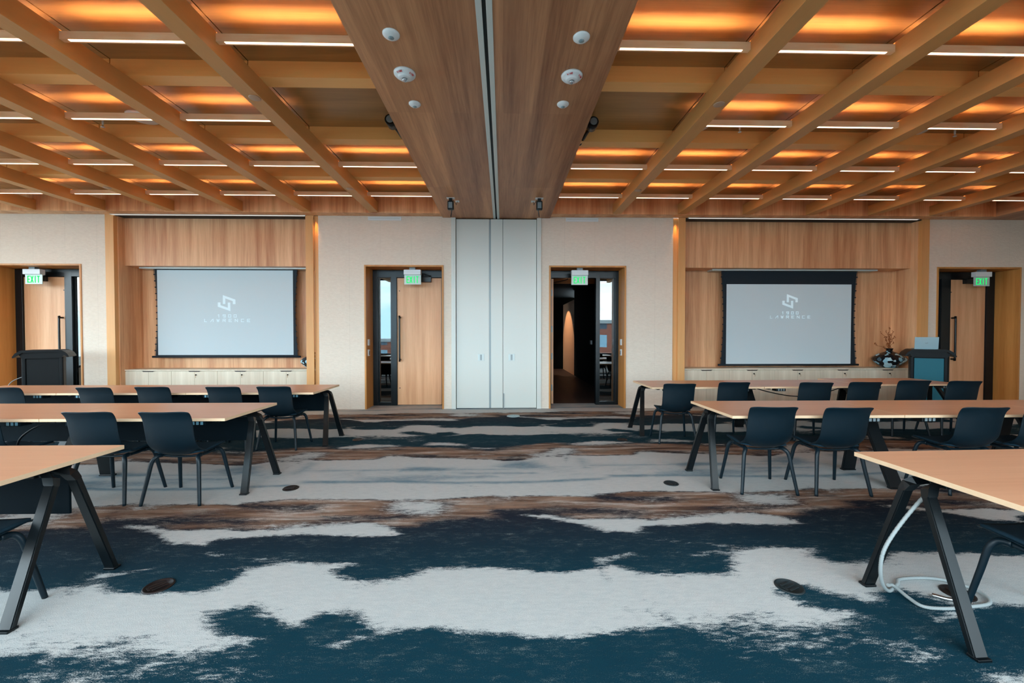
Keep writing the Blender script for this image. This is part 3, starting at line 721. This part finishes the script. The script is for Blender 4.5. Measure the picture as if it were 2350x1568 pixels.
# ------------------------------------------------------------------ portals and doors
def portal(P, n):
    a, b = P; bm = BM()
    box(bm, a, a+.035, W-.015, DY+.1, 0, PH, .002); box(bm, b-.035, b, W-.015, DY+.1, 0, PH, .002); box(bm, a+.035, b-.035, W-.015, DY+.1, PH-.035, PH, .002)
    struct('trim_portal_%d' % n, bm, 'liner')
for i, P in enumerate((D1, D2, D3, D4)): portal(P, i+1)
def pull(parent, x, z0, z1, y=DY-.02):
    bm = BM(); tube(bm, [(x, y+.02, z1), (x, y-.045, z1-.002), (x, y-.06, z1-.03), (x, y-.06, z0+.03), (x, y-.045, z0+.002), (x, y+.02, z0)], .019, 10, 4); obj('handle', bm, 'black', parent)
def closer(parent, x0, x1, z=2.74, hinge=1):
    bm = BM(); box(bm, x0, x1, DY-.08, DY-.005, z-.055, z+.055, .006); obj('door_closer', bm, 'black', parent)
    bm = BM(); xm = x0 if hinge < 0 else x1
    tube(bm, [((x0+x1)/2, DY-.05, z+.06), ((x0+x1)/2+hinge*.12, DY-.09, z+.075), ((x0+x1)/2-hinge*.02, DY-.05, z+.11)], .008, 8, 2); obj('closer_arm', bm, 'black', parent)
def bolt(parent, x, z):
    bm = BM(); sweep(bm, [(x, DY-.004, z), (x, DY+.002, z)], circ(.011, 12)); obj('bolt_cover', bm, 'black', parent)
ZT = 2.78
def door(n, A, B, frames, glass, leaf):
    t = thing('door_%d' % n, None, None, kind='structure')
    bm = BM()
    for a, b in frames: box(bm, a, b, DY-.03, DY+.09, 0, 2.94, .003)
    box(bm, A, B, DY-.029, DY+.089, ZT+.01, 2.945, .003)
    for a, b in glass: box(bm, a, b, DY-.028, DY+.088, 0, .07, .003)
    obj('door_frame', bm, 'dframe', t)
    for a, b in glass:
        bm = BM(); box(bm, a, b, DY+.03, DY+.04, .07, ZT+.01); obj('sidelight', bm, 'sideglass', t)
        bm = BM(); box(bm, a+.004, a+.02, DY+.02, DY+.03, .07, ZT); box(bm, b-.02, b-.004, DY+.02, DY+.03, .07, ZT); obj('glazing_bead', bm, 'black', t)
    if leaf:
        bm = BM(); box(bm, leaf[0], leaf[1], DY, DY+.05, .012, ZT, .003); obj('door_leaf', bm, 'leaf', t)
    return t
t = door(1, -10.40, -8.6, [(-10.41, -10.24), (-9.36, -9.21), (-8.66, -8.60)], [(-9.21, -8.66)], (-10.235, -9.365))
pull(t, -9.43, 1.0, 1.91); closer(t, -9.98, -9.72); bolt(t, -9.40, 2.5)
t = door(2, -2.83, -1.27, [(-2.83, -2.72), (-2.44, -2.315), (-1.345, -1.27)], [(-2.72, -2.44)], (-2.31, -1.35))
pull(t, -2.245, 1.0, 1.92); closer(t, -1.80, -1.56); bolt(t, -2.26, 2.5); bolt(t, -2.26, .38)
t = door(3, .99, 2.535, [(.99, 1.055), (2.035, 2.115), (2.46, 2.535)], [(2.115, 2.46)], None)
bm = BM(); box(bm, 1.06, 1.11, DY+.06, DY+.92, .012, ZT, .003); obj('door_leaf', bm, 'leaf', t)
for z in (.3, 1.0, 1.6, 2.4):
    bm = BM(); box(bm, 1.058, 1.09, DY+.05, DY+.06, z, z+.14, .002); obj('hinge', bm, 'pgrey', t)
bm = BM(); tube(bm, [(1.10, DY+.3, 2.72), (1.35, DY+.1, 2.75), (1.42, DY-.01, 2.77)], .01, 8, 2); obj('closer_arm', bm, 'black', t)
t = door(4, 9.255, 11.02, [(9.255, 9.33), (9.80, 10.01), (10.845, 11.02)], [(9.33, 9.80)], (10.015, 10.84))
pull(t, 10.075, 1.0, 1.92); closer(t, 10.30, 10.56); bolt(t, 10.05, 2.5)
# card readers on portal jambs
def reader(x, s, y, lb):
    t = thing('card_reader', lb, 'wall switch', (x, y, 0), 0, 'switches on the portal jambs')
    bm = BM(); box(bm, min(0, s*.018), max(0, s*.018), -.045, .045, 1.32, 1.45, .004); obj('upper_switch', bm, 'white', t)
    bm = BM(); box(bm, min(0, s*.018), max(0, s*.018), -.045, .045, 1.10, 1.235, .004); k = obj('lower_switch', bm, 'white', t)
    bm = BM(); box(bm, min(s*.018, s*.021), max(s*.018, s*.021), -.012, .018, 1.12, 1.2); obj('display', bm, 'slot', k)
reader(D2[0]+.035, 1, 8.52, 'pair of white wall switches on wood jamb of the closed middle door')
reader(D3[1]-.035, -1, 8.60, 'pair of white wall switches on wood jamb of the open door')
# exit signs
def exit_sign(x, y, lb, off=0., rz=0.):
    t = thing('exit_sign', lb, 'exit sign', (x, y, 0), rz, 'illuminated exit signs')
    bm = BM(); box(bm, -.06, .06, -.04, .04, 2.90, PH-.035); obj('mount', bm, 'grey', t)
    bm = BM(); box(bm, -.175, .175, -.05, .05, 2.80, 2.905, .004); obj('housing', bm, 'white', t)
    bm = BM(); box(bm, -.175+off, .175+off, -.006, .006, 2.60, 2.80, .002); obj('panel', bm, 'exit_glow', t)
    bm = BM(); glyphs(bm, 'EXIT', .04, .125, .065, .017, lambda u, v, d: (-.118+off+u, -.0065-d, 2.638+v), .002); obj('lettering', bm, 'exit', t)
exit_sign(-9.76, 8.62, 'green exit sign in the portal behind the lectern without laptop')
exit_sign(-1.90, 8.52, 'green exit sign above the closed middle door')
exit_sign(1.615, 8.52, 'green exit sign above the open door')
exit_sign(10.38, 8.55, 'green exit sign in the portal behind the lectern with laptop')

# ------------------------------------------------------------------ folding partition pocket
t = thing('folding_partition', 'pale grey full height folding partition panels between the two middle doors', 'partition')
for a, b in ((PT[0], -.985), (.70, PT[1])):
    bm = BM(); box(bm, a, b, W-.02, W+.1, 0, 3.965, .003); box(bm, a+.05, a+.053, W-.022, W-.019, .02, 3.95); obj('jamb', bm, 'pwhite', t)
for i, (a, b) in enumerate(((-.975, -.295), (-.255, -.012), (-.004, .692))):
    bm = BM(); box(bm, a, b, W+.02, W+.07, .012, 3.945, .003); p = obj('panel', bm, 'pwhite', t)
    if i != 1:
        x = -.465 if i == 0 else .173
        bm = BM(); box(bm, x-.065, x+.065, W+.012, W+.02, 1.0, 1.145, .003); h = obj('handle_plate', bm, 'alu', p)
        bm = BM(); box(bm, x-.02, x+.02, W+.009, W+.012, 1.015, 1.13, .003); obj('flush_pull', bm, 'pgrey', h)
bm = BM(); box(bm, -.295, -.255, W+.03, W+.07, .012, 3.945); obj('seam_strip', bm, 'pgrey', t)
bm = BM(); box(bm, -.012, -.004, W+.045, W+.07, .012, 3.945); obj('seam_strip', bm, 'slot', t)
bm = BM(); box(bm, .0, .02, W+.005, W+.02, 0.0, .32, .002); obj('floor_bolt', bm, 'pgrey', t)
bm = BM(); box(bm, PT[0]-.2, PT[1]+.2, W+.12, W+.2, 0, 4.4); struct('wall_pocket', bm, 'darkwall')

# ------------------------------------------------------------------ hallway behind
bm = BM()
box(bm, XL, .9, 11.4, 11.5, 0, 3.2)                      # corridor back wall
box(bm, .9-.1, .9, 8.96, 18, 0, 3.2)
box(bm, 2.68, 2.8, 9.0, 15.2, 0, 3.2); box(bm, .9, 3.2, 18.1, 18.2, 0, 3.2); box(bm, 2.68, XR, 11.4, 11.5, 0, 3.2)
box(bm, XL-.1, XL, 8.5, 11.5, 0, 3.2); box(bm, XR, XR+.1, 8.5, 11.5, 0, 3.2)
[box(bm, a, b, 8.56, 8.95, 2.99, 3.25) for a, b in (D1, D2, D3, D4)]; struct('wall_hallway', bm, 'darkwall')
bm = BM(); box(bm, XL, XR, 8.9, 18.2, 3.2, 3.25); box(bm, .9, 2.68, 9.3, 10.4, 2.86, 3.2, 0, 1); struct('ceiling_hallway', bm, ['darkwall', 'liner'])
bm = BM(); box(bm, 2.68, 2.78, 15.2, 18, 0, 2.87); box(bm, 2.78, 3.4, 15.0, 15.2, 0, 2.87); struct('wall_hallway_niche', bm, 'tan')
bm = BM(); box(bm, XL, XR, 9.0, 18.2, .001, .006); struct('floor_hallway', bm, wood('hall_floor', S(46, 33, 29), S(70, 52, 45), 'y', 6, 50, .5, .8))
bm = BM(); box(bm, 2.660, 2.68, 12.1, 12.3, 1.25, 1.37, .003); obj('light_switch', bm, 'white', label='white light switch on the black hallway wall seen through open door', cat='wall switch')
lt = bpy.data.lights.new('hall_lamp', 'SPOT'); lt.energy = 110; lt.color = (1, .72, .5); lt.shadow_soft_size = 0; lt.spot_size = math.radians(75)
lo = bpy.data.objects.new('hall_lamp', lt); COL.objects.link(lo); lo.location = (1.3, 16.6, 2.8); lo.rotation_euler = (0, -math.radians(42), 0)

# ------------------------------------------------------------------ tables
TH = .757
def table_proto(w, d, modesty, near, far, sx):
    """origin at the aisle end of the top; the top runs w metres towards sx"""
    t = thing('training_table', '', 'table')
    X_ = lambda a, b: (min(sx*a, sx*b), max(sx*a, sx*b))
    bm = BM(); box(bm, *X_(0, w), -d/2, d/2, TH-.028, TH, .0015)
    bm.normal_update()
    for f in bm.faces: f.material_index = 0 if abs(f.normal.z) > .9 else 1
    obj('tabletop', bm, ['top', 'edge'], t)
    def leg(x0, out, flare, s, wd):
        top = .0 if s < 0 else .06; foot = -.365 if s < 0 else .205
        P = [(-.20, top, TH-.060), (-.05, top+s*.01, TH-.058), (-.012, top+s*.02, TH-.075), (.006, top+s*.035, TH-.12), (flare, foot, .0)]
        pts = [Vector((x0+out*p[0], p[1], p[2])) for p in P]
        if wd > .1: pts = pts[1:]
        bm = BM()
        sweep(bm, pts, [(-.5, -.5), (-.5, .5), (.5, .5), (.5, -.5)], scales=[(wd, .046), (wd, .046), (wd, .046), (wd*.95, .038), (wd*1.1, .030)][-len(pts):], smooth=False, fixed_side=(1, 0, 0))
        f = pts[-1]; box(bm, f.x-wd*.55, f.x+wd*.55, f.y-.026, f.y+.026, 0, .014, .003)
        bmesh.ops.bevel(bm, geom=[e for e in bm.edges if e.calc_length() > .25], offset=.005, segments=2, affect='EDGES')
        obj('leg', bm, 'black', t)
    if near:
        for s in (-1, 1): leg(-sx*.0, -sx, .125, s, .064)
    if far == 'end':
        for s in (-1, 1): leg(sx*w, sx, .125, s, .064)
    elif far == 'mid':
        for s in (-1, 1): leg(sx*(w+.002), sx, .0, s, .135)
    bm = BM(); box(bm, *X_(.10, w-.10), -.03, .02, TH-.078, TH-.03, .004); box(bm, *X_(.10, w-.10), .05, .10, TH-.078, TH-.03, .004)
    for q in (.10, w-.13): box(bm, *X_(q, q+.04), -d/2+.06, d/2-.06, TH-.05, TH-.028, .003)
    obj('under_frame', bm, 'black', t)
    if modesty:
        bm = BM(); box(bm, *X_(.06, w-.02), .125, .14, .40, TH-.03, .003); obj('modesty_panel', bm, 'modesty', t)
    for x in (.28, w-.28):
        x *= sx
        bm = BM(); box(bm, x-.075, x+.075, -d/2+.03, -d/2+.13, TH-.075, TH-.028, .004); o = obj('power_module', bm, 'black' if not modesty else 'modesty', t)
        bm = BM()
        for q in (-.05, -.01, .03): box(bm, x+q, x+q+.026, -d/2+.026, -d/2+.03, TH-.068, TH-.036, .002)
        obj('socket', bm, 'outlet' if modesty else 'grey', o)
    return t
D_ = .88
tp = {}
def table(x, y, rz, lb, g, sx, modesty, near, far, w=1.715):
    k = (sx, modesty, near, far); f = k not in tp
    if f: tp[k] = table_proto(w, D_, modesty, near, far, sx)
    return place(tp[k], f, (x, y, 0), math.radians(rz), lb, g)
GL, GR = 'tables of the left block', 'tables of the right block'
table(-2.60, 6.0, 0, 'wooden training table at aisle end, back row of the left block', GL, -1, True, True, 'mid')
table(-4.32, 6.0, 0, 'middle training table of the back row, left block', GL, -1, True, False, 'mid')
table(-6.04, 6.0, 0, 'outermost training table of the back row, left block', GL, -1, True, False, 'end')
table(-2.635, 4.30, 0, 'wooden training table at aisle end, middle row of the left block', GL, -1, True, True, 'mid')
table(-4.355, 4.30, 0, 'outer training table of the middle row, left block', GL, -1, True, False, 'end')
table(-2.72, 2.50, 0, 'wooden training table nearest the viewer, left block, in front of round floor box', GL, -1, True, True, 'end')
table(2.235, 6.44, .4, 'wooden training table at aisle end, back row of the right block', GR, 1, False, True, 'mid')
table(3.955, 6.46, 1.5, 'middle training table of the back row, right block', GR, 1, False, False, 'mid')
table(5.69, 6.72, .5, 'last training table of the back row, by the lectern with laptop', GR, 1, False, False, 'end')
table(2.235, 4.31, 0, 'wooden training table at aisle end, middle row of the right block', GR, 1, False, True, 'mid')
table(3.955, 4.31, 0, 'second training table of the middle row, right block', GR, 1, False, False, 'mid')
table(5.675, 4.31, 0, 'outermost training table of the middle row, right block', GR, 1, False, False, 'end')
table(2.385, 2.22, 2.0, 'wooden training table nearest the viewer, right block, over white coiled cable', GR, 1, False, True, 'end')

# ------------------------------------------------------------------ chairs
def chair_proto():
    t = thing('stacking_chair', '', 'chair')
    prof = [(.255, .425), (.235, .447), (.17, .452), (.06, .440), (-.05, .432), (-.13, .436), (-.185, .458), (-.225, .505), (-.25, .57), (-.265, .65), (-.278, .73), (-.292, .80), (-.315, .85), (-.335, .872)]
    half = [.96*q for q in (.185, .205, .222, .230, .232, .232, .230, .229, .229, .229, .230, .229, .232, .236)]
    nu = 14; bm = BM(); rows = []
    for (y, z), h, i in zip(prof, half, range(len(prof))):
        back = min(1, max(0, (i-4)/4.)); row = []
        for j in range(nu+1):
            u = -1+2*j/nu; e = abs(u)**2.2
            yy = y+back*.05*e+(.012*e if i < 2 else 0)-(.035*abs(u)**6 if i == 0 else 0); zz = z+(1-back)*.018*e+(.045*e if 4 < i < 8 else 0)-(.012*abs(u)**8 if i >= 12 else 0)
            row.append(bm.verts.new((u*h, yy, zz)))
        rows.append(row)
    for a, b in zip(rows, rows[1:]):
        for j in range(nu):
            f = bm.faces.new([a[j], a[j+1], b[j+1], b[j]]); f.smooth = True
    sh = obj('shell', bm, 'plastic', t)
    md = sh.modifiers.new('thick', 'SOLIDIFY'); md.thickness = .011; md.offset = 0
    md = sh.modifiers.new('sub', 'SUBSURF'); md.levels = 1; md.render_levels = 1
    bm = BM(); rows = []
    for i, (y, z) in enumerate([(.238, .455), (.20, .462), (.10, .458), (0, .450), (-.09, .449), (-.15, .455)]):
        h = .195 if i in (0, 5) else .212
        rows.append([bm.verts.new((u*h, y-(.02*abs(u)**6 if i == 0 else 0), z+.016*abs(u)**2.2)) for u in (-1, -.8, -.5, 0, .5, .8, 1)])
    for a, b in zip(rows, rows[1:]):
        for j in range(6):
            f = bm.faces.new([a[j], a[j+1], b[j+1], b[j]]); f.smooth = True
    sp = obj('seat_pad', bm, 'pad', t); md = sp.modifiers.new('thick', 'SOLIDIFY'); md.thickness = .014; md.offset = 0
    for s in (-1, 1):
        for q, ft in ((-1, (.262, -.225)), (1, (.258, .225))):
            top = Vector((s*.188, q*.135, .420)); foot = Vector((s*ft[0], ft[1], .0))
            bend = Vector((s*.212, q*.16, .375))
            pts = smooth_path([top-Vector((s*.012, q*.05, -.006)), top, bend, bend.lerp(foot, .35), bend.lerp(foot, .7), foot], 4)
            bm = BM(); n_ = len(pts)
            sweep(bm, pts, circ(.5, 10), up=Vector((0, 1, 0)), scales=[(.042-.014*i/n_, .038-.012*i/n_) for i in range(n_)]); obj('leg', bm, 'plastic', t)
        bm = BM(); tube(bm, [(s*.178, -.10, .425), (s*.172, 0, .418), (s*.178, .10, .428)], .014, 8, 3); obj('side_rail', bm, 'plastic', t)
    bm = BM()
    for y in (-.09, .09): tube(bm, [(-.178, y, .424), (-.09, y, .414), (0, y, .412), (.09, y, .414), (.178, y, .424)], .011, 8, 2)
    obj('seat_frame', bm, 'plastic', t)
    return t
chairs = [
    (-2.955, 2.18, 0, 'black chair tucked under the nearest table of the left block'),
    (-3.01, 3.905, 0, 'black chair nearest the aisle, middle row of the left block'),
    (-3.69, 3.92, 0, 'second black chair from the aisle, middle row of the left block'),
    (-4.73, 3.93, 0, 'black chair cut by the photo edge, middle row of the left block'),
    (-3.03, 5.645, 0, 'black chair nearest the aisle, back row of the left block'),
    (-3.68, 5.63, 0, 'second black chair from the aisle, back row of the left block'),
    (-4.60, 5.64, 0, 'third black chair from the aisle, back row of the left block'),
    (-5.31, 5.60, 0, 'fourth black chair from the aisle, back row of the left block'),
    (-6.47, 5.62, 0, 'fifth black chair from the aisle, back row of the left block'),
    (2.905, 2.00, 2, 'black chair tucked under the nearest table of the right block'),
    (2.585, 4.03, -4, 'black chair nearest the aisle, middle row of the right block'),
    (3.265, 3.985, -2, 'second black chair from the aisle, middle row of the right block'),
    (4.56, 3.97, -2, 'third black chair from the aisle, middle row of the right block'),
    (5.19, 3.96, -2, 'black chair cut by the photo edge, middle row of the right block'),
    (2.48, 5.83, -4, 'black chair standing clear beside the aisle, back row of the right block'),
    (3.33, 5.98, -2, 'second black chair from the aisle, back row of the right block'),
    (4.52, 5.93, -8, 'third black chair from the aisle, back row of the right block'),
    (5.25, 5.96, -5, 'fourth black chair from the aisle, back row of the right block'),
    (6.17, 6.14, -7, 'fifth black chair from the aisle, back row of the right block'),
    (6.85, 6.06, -7, 'last black chair of the back row, before the lectern with laptop'),
]
cp = chair_proto()
for i, (x, y, r, lb) in enumerate(chairs): place(cp, i == 0, (x, y, 0), math.radians(r), lb, 'black chairs at the training tables')

# ------------------------------------------------------------------ lecterns
def lectern(x, y, rz, front, lb):
    t = thing('lectern', lb, 'lectern', (x, y, 0), rz, 'black lecterns in front of the stone wall')
    bm = BM(); box(bm, -.215, .215, -.0, .34, .05, 1.12, .005); box(bm, -.28, .28, -.06, .40, 0, .05, .01); obj('body', bm, 'lblack', t)
    for s in (-1, 1):
        bm = BM(); box(bm, s*.228-.028, s*.228+.028, -.03, .05, .04, 1.14, .014); obj('post', bm, 'lblack', t)
    bm = BM(); box(bm, -.20, .20, -.014, .0, .08, 1.10, .003); obj('front_panel', bm, front, t)
    bm = BM(); prism(bm, [(-.24, 1.12), (.24, 1.12), (.29, 1.225), (-.29, 1.225)], -.06, .36); obj('collar', bm, 'lblack', t)
    bm = BM(); prism(bm, [(-.335, 1.13), (-.345, 1.15), (-.31, 1.215), (-.25, 1.262), (-.22, 1.27), (.22, 1.27), (.25, 1.262), (.31, 1.215), (.345, 1.15), (.335, 1.13), (.28, 1.18), (.22, 1.225), (-.22, 1.225), (-.28, 1.18)], -.11, .42)
    bmesh.ops.bevel(bm, geom=bm.edges[:], offset=.005, segments=2, affect='EDGES'); obj('desk_top', bm, 'lblack', t)
    return t
RL = math.radians(35)
lectern(-8.36, 7.50, RL, 'lblack', 'black lectern with bare top and thin cable, facing the left block')
lectern(8.04, 7.44, -RL, 'teal', 'black lectern with teal front panel carrying a silver laptop')
bm = BM(); tube(bm, [(-8.55, 7.36, .80), (-8.68, 7.30, .72), (-8.74, 7.27, .58), (-8.66, 7.30, .50), (-8.54, 7.36, .49)], .006, 8, 6)
obj('lectern_cable', bm, 'grey', label='thin grey cable looping from the side of the bare lectern', cat='cable')
t = thing('laptop', 'open silver laptop seen from behind on the lectern with teal front', 'laptop', (8.12, 7.56, 1.270), -RL)
bm = BM(); box(bm, -.165, .165, .02, .24, 0, .014, .003); obj('base', bm, 'laptop', t)
bm = BM(); box(bm, -.165, .165, -.005, .005, 0.0, .225, .003)
o = obj('lid', bm, 'laptop', t); o.location = (0, .012, .008); o.rotation_euler = (math.radians(8), 0, 0)
bm = BM(); glyphs(bm, 'hp', .012, .018, .020, .004, lambda u, v, d: (-.016+u, -.0055-d, .10+v), .0008); obj('lid_mark', bm, 'grey', o)

# ------------------------------------------------------------------ vases
def vase(x, y, lb, twigs, k=1.):
    t = thing('vase', lb, 'vase', (x, y, .82), 0, 'patterned vases on the niche worktops'); t.scale = (k, k, k)
    bm = BM(); lathe(bm, [(0, 0), (.09, 0), (.13, .012), (.22, .08), (.285, .15), (.300, .19), (.285, .225), (.22, .285), (.12, .335), (.07, .355), (.055, .37)], 18); obj('body', bm, 'vase', t)
    for f in t.children[0].data.polygons: f.use_smooth = False
    bm = BM(); lathe(bm, [(.055, .37), (.052, .385), (.062, .41), (.066, .425), (.05, .425), (.04, .39), (.04, .36)], 24); obj('neck', bm, 'lblack', t)
    if twigs:
        r = random.Random(3)
        for k, (dx, dz) in enumerate(((-.34, .16), (-.17, .40), (-.07, .44), (-.03, .50), (.02, .36), (.07, .42), (.11, .32), (.05, .28), (-.10, .30))):
            bm = BM(); pts = [(0, 0, .36)]
            for i in range(1, 6): pts.append((dx*i/5*(.6+.08*i)+r.uniform(-.012, .012), r.uniform(-.04, .04), .36+dz*i/5))
            tube(bm, pts, .0038, 6, 3)
            for i in range(2, 6):
                for q in range(3):
                    p = Vector(pts[i])+Vector((r.uniform(-.015, .015), r.uniform(-.01, .01), r.uniform(-.03, .03)))
                    s = .004+.003*r.random(); box(bm, p.x-s, p.x+s, p.y-s, p.y+s, p.z-s*1.6, p.z+s*1.6, .002)
            obj('dried_branch', bm, 'twig', t)
vase(8.50, 8.69, 'wide patterned black and blue vase with dried branches on right worktop', True)
vase(-4.075, 8.725, 'rim of a grey patterned vase peeking behind wood column, left niche', False, .83)

# ------------------------------------------------------------------ floor boxes
def floor_box(x, y, r, mat, lb):
    t = thing('floor_box', lb, 'floor box', (x, y, 0), random.uniform(0, 3), 'round floor outlet covers')
    bm = BM(); lathe(bm, [(0, .0), (r, 0), (r, .004), (r*.93, .008), (r*.86, .008), (r*.85, .005), (0, .005)], 36); obj('cover', bm, mat, t)
    bm = BM()
    for k in (-1, 0, 1): box(bm, -r*.5, r*.5, k*r*.35-.006, k*r*.35+.006, .005, .009, .001)
    box(bm, -r*.7, -r*.55, -.02, .02, .005, .009, .001); obj('lid_ribs', bm, mat, t)
for a in ((-2.12, 2.50, .08, 'bronze', 'dark round floor box near viewer, beside nearest table of left block'), (1.755, 2.41, .08, 'slot', 'black round floor box near viewer, beside nearest table of right block'),
          (1.745, 4.13, .075, 'slot', 'black round floor box beside middle row of the right block'), (-2.14, 4.08, .075, 'bronze', 'dark round floor box beside middle row of the left block'),
          (.19, 7.62, .125, 'steel', 'pale steel round floor plate in front of the folding partition'), (-2.14, 5.95, .075, 'bronze', 'dark round floor box beside back row of the left block'),
          (1.75, 5.87, .075, 'bronze', 'dark round floor box beside back row of the right block'), (2.72, 2.33, .08, 'bronze', 'dark round floor box inside the white cable loop')): floor_box(*a)

# ------------------------------------------------------------------ cables
bm = BM()
pts = [(2.75, 2.40, .70), (2.56, 2.28, .69), (2.46, 2.25, .66), (2.30, 2.24, .50), (2.19, 2.24, .34), (2.17, 2.25, .22), (2.21, 2.28, .10), (2.30, 2.33, .02), (2.42, 2.40, .014), (2.49, 2.45, .014), (2.66, 2.46, .014), (2.78, 2.42, .014),
       (2.84, 2.32, .014), (2.78, 2.22, .014), (2.62, 2.19, .014), (2.47, 2.18, .014), (2.37, 2.20, .014), (2.36, 2.27, .016), (2.36, 2.36, .03), (2.31, 2.345, .045)]
sp = smooth_path(pts, 26)
sweep(bm, sp, circ(.0095, 8), scales=[1+.09*math.sin(i*2.1) for i in range(len(sp))])
obj('sleeved_cable', bm, 'wcable', label='white spiral sleeved cable hanging and coiled on carpet under nearest right table', cat='cable')
bm = BM(); tube(bm, [(2.53, 2.30, .012), (2.58, 2.26, .012), (2.63, 2.25, .012)], .012, 8, 4); obj('cable_plug', bm, 'chrome', label='small metal plug lying inside the white cable loop', cat='plug')
bm = BM(); tube(bm, [(4.05, 6.5, .70), (4.3, 6.45, .62), (4.7, 6.42, .55), (5.1, 6.42, .57), (5.5, 6.5, .66), (5.65, 6.52, .70)], .008, 8, 6); obj('table_cable', bm, 'cable', label='black cable sagging under the back row of the right block', cat='cable')
bm = BM(); tube(bm, [(-4.35, 4.0, .70), (-4.52, 4.0, .66), (-4.70, 4.02, .55), (-4.78, 4.05, .42), (-4.8, 4.1, .2)], .009, 8, 6); obj('table_cable', bm, 'cable', label='black cable curving down under the middle row of the left block', cat='cable')

# ------------------------------------------------------------------ city outside the windows (seen as reflections)
bm = BM(); box(bm, -300, 300, -400, YB-6, -14.2, -14); struct('ground_city', bm, 'ground')
for i, (x, y, w, d, h, lb) in enumerate(((26, -60, 30, 14, 17.5, 'red brick building reflected in glass beside the open door'), (-24, -75, 30, 14, 14, 'lower brick building reflected in glass beside the closed middle door'), (0, -90, 22, 14, 12, 'distant brick building between two others outside the windows'))):
    bm = BM(); box(bm, -w/2, w/2, -d/2, d/2, 0, h); b = obj('city_building', bm, 'brick', loc=(x, y, -14), label=lb, cat='building', group='brick buildings outside')
    bm = BM(); box(bm, -w/2-.3, w/2+.3, -d/2-.3, d/2+.3, h, h+.6); obj('cornice', bm, 'pgrey', b)

# ------------------------------------------------------------------ light
wd = bpy.data.worlds.new('sky'); sc.world = wd; wd.use_nodes = True; nt = wd.node_tree
for n in list(nt.nodes): nt.nodes.remove(n)
out = nt.nodes.new('ShaderNodeOutputWorld'); bg = nt.nodes.new('ShaderNodeBackground'); L(nt, bg.outputs[0], out.inputs[0])
tc = nt.nodes.new('ShaderNodeTexCoord'); mp = nt.nodes.new('ShaderNodeMapping'); mp.inputs['Scale'].default_value = (1, 1, 5); L(nt, tc.outputs['Generated'], mp.inputs[0])
nz = noise(nt, mp.outputs[0], 2.2, 5, .55)
c = mixc(nt, ramp(nt, nz, [(.38, (0, 0, 0, 1)), (.62, (1, 1, 1, 1))]), (.40, .66, .82, 1), (.95, .98, .98, 1))
L(nt, c, bg.inputs[0]); bg.inputs[1].default_value = 8.5
# sky portals in the window openings
for i in range(2):
    lt = bpy.data.lights.new('window_portal', 'AREA'); lt.shape = 'RECTANGLE'; lt.size = (XR-XL)/2; lt.size_y = 3.5; lt.cycles.is_portal = True
    o = bpy.data.objects.new('window_portal', lt); COL.objects.link(o); o.location = (XL+(i+.5)*(XR-XL)/2, YB-.16, 2.375); o.rotation_euler = (PI/2, 0, 0)
lt = bpy.data.lights.new('window_portal', 'AREA'); lt.shape = 'RECTANGLE'; lt.size = 3.5; lt.size_y = 8.2; lt.cycles.is_portal = True
o = bpy.data.objects.new('window_portal', lt); COL.objects.link(o); o.location = (XL-.13, YB+4.12, 2.375); o.rotation_euler = (0, -PI/2, 0)
# small lamps in the tops of the column reveals
for x in (-3.848, 3.608):
    lt = bpy.data.lights.new('reveal_lamp', 'SPOT'); lt.energy = 30; lt.color = (1, .48, .14); lt.spot_blend = .6; lt.spot_size = math.radians(30); lt.shadow_soft_size = .02
    o = bpy.data.objects.new('reveal_lamp', lt); COL.objects.link(o); o.location = (x, W-.01, ZB-.03); o.rotation_euler = (math.radians(1.5), 0, 0)

sc.view_settings.view_transform = 'Standard'; sc.view_settings.look = 'None'; sc.view_settings.gamma = 1; sc.view_settings.use_curve_mapping = False
sc.view_settings.exposure = 0.35
cy = sc.cycles
cy.use_denoising = True; cy.max_bounces = 7; cy.diffuse_bounces = 4; cy.glossy_bounces = 3; cy.use_adaptive_sampling = True; cy.adaptive_threshold = .05; cy.adaptive_min_samples = 20; cy.transparent_max_bounces = 12
cy.sample_clamp_indirect = 6; cy.caustics_reflective = False; cy.caustics_refractive = False
try: cy.use_light_tree = True
except Exception: pass
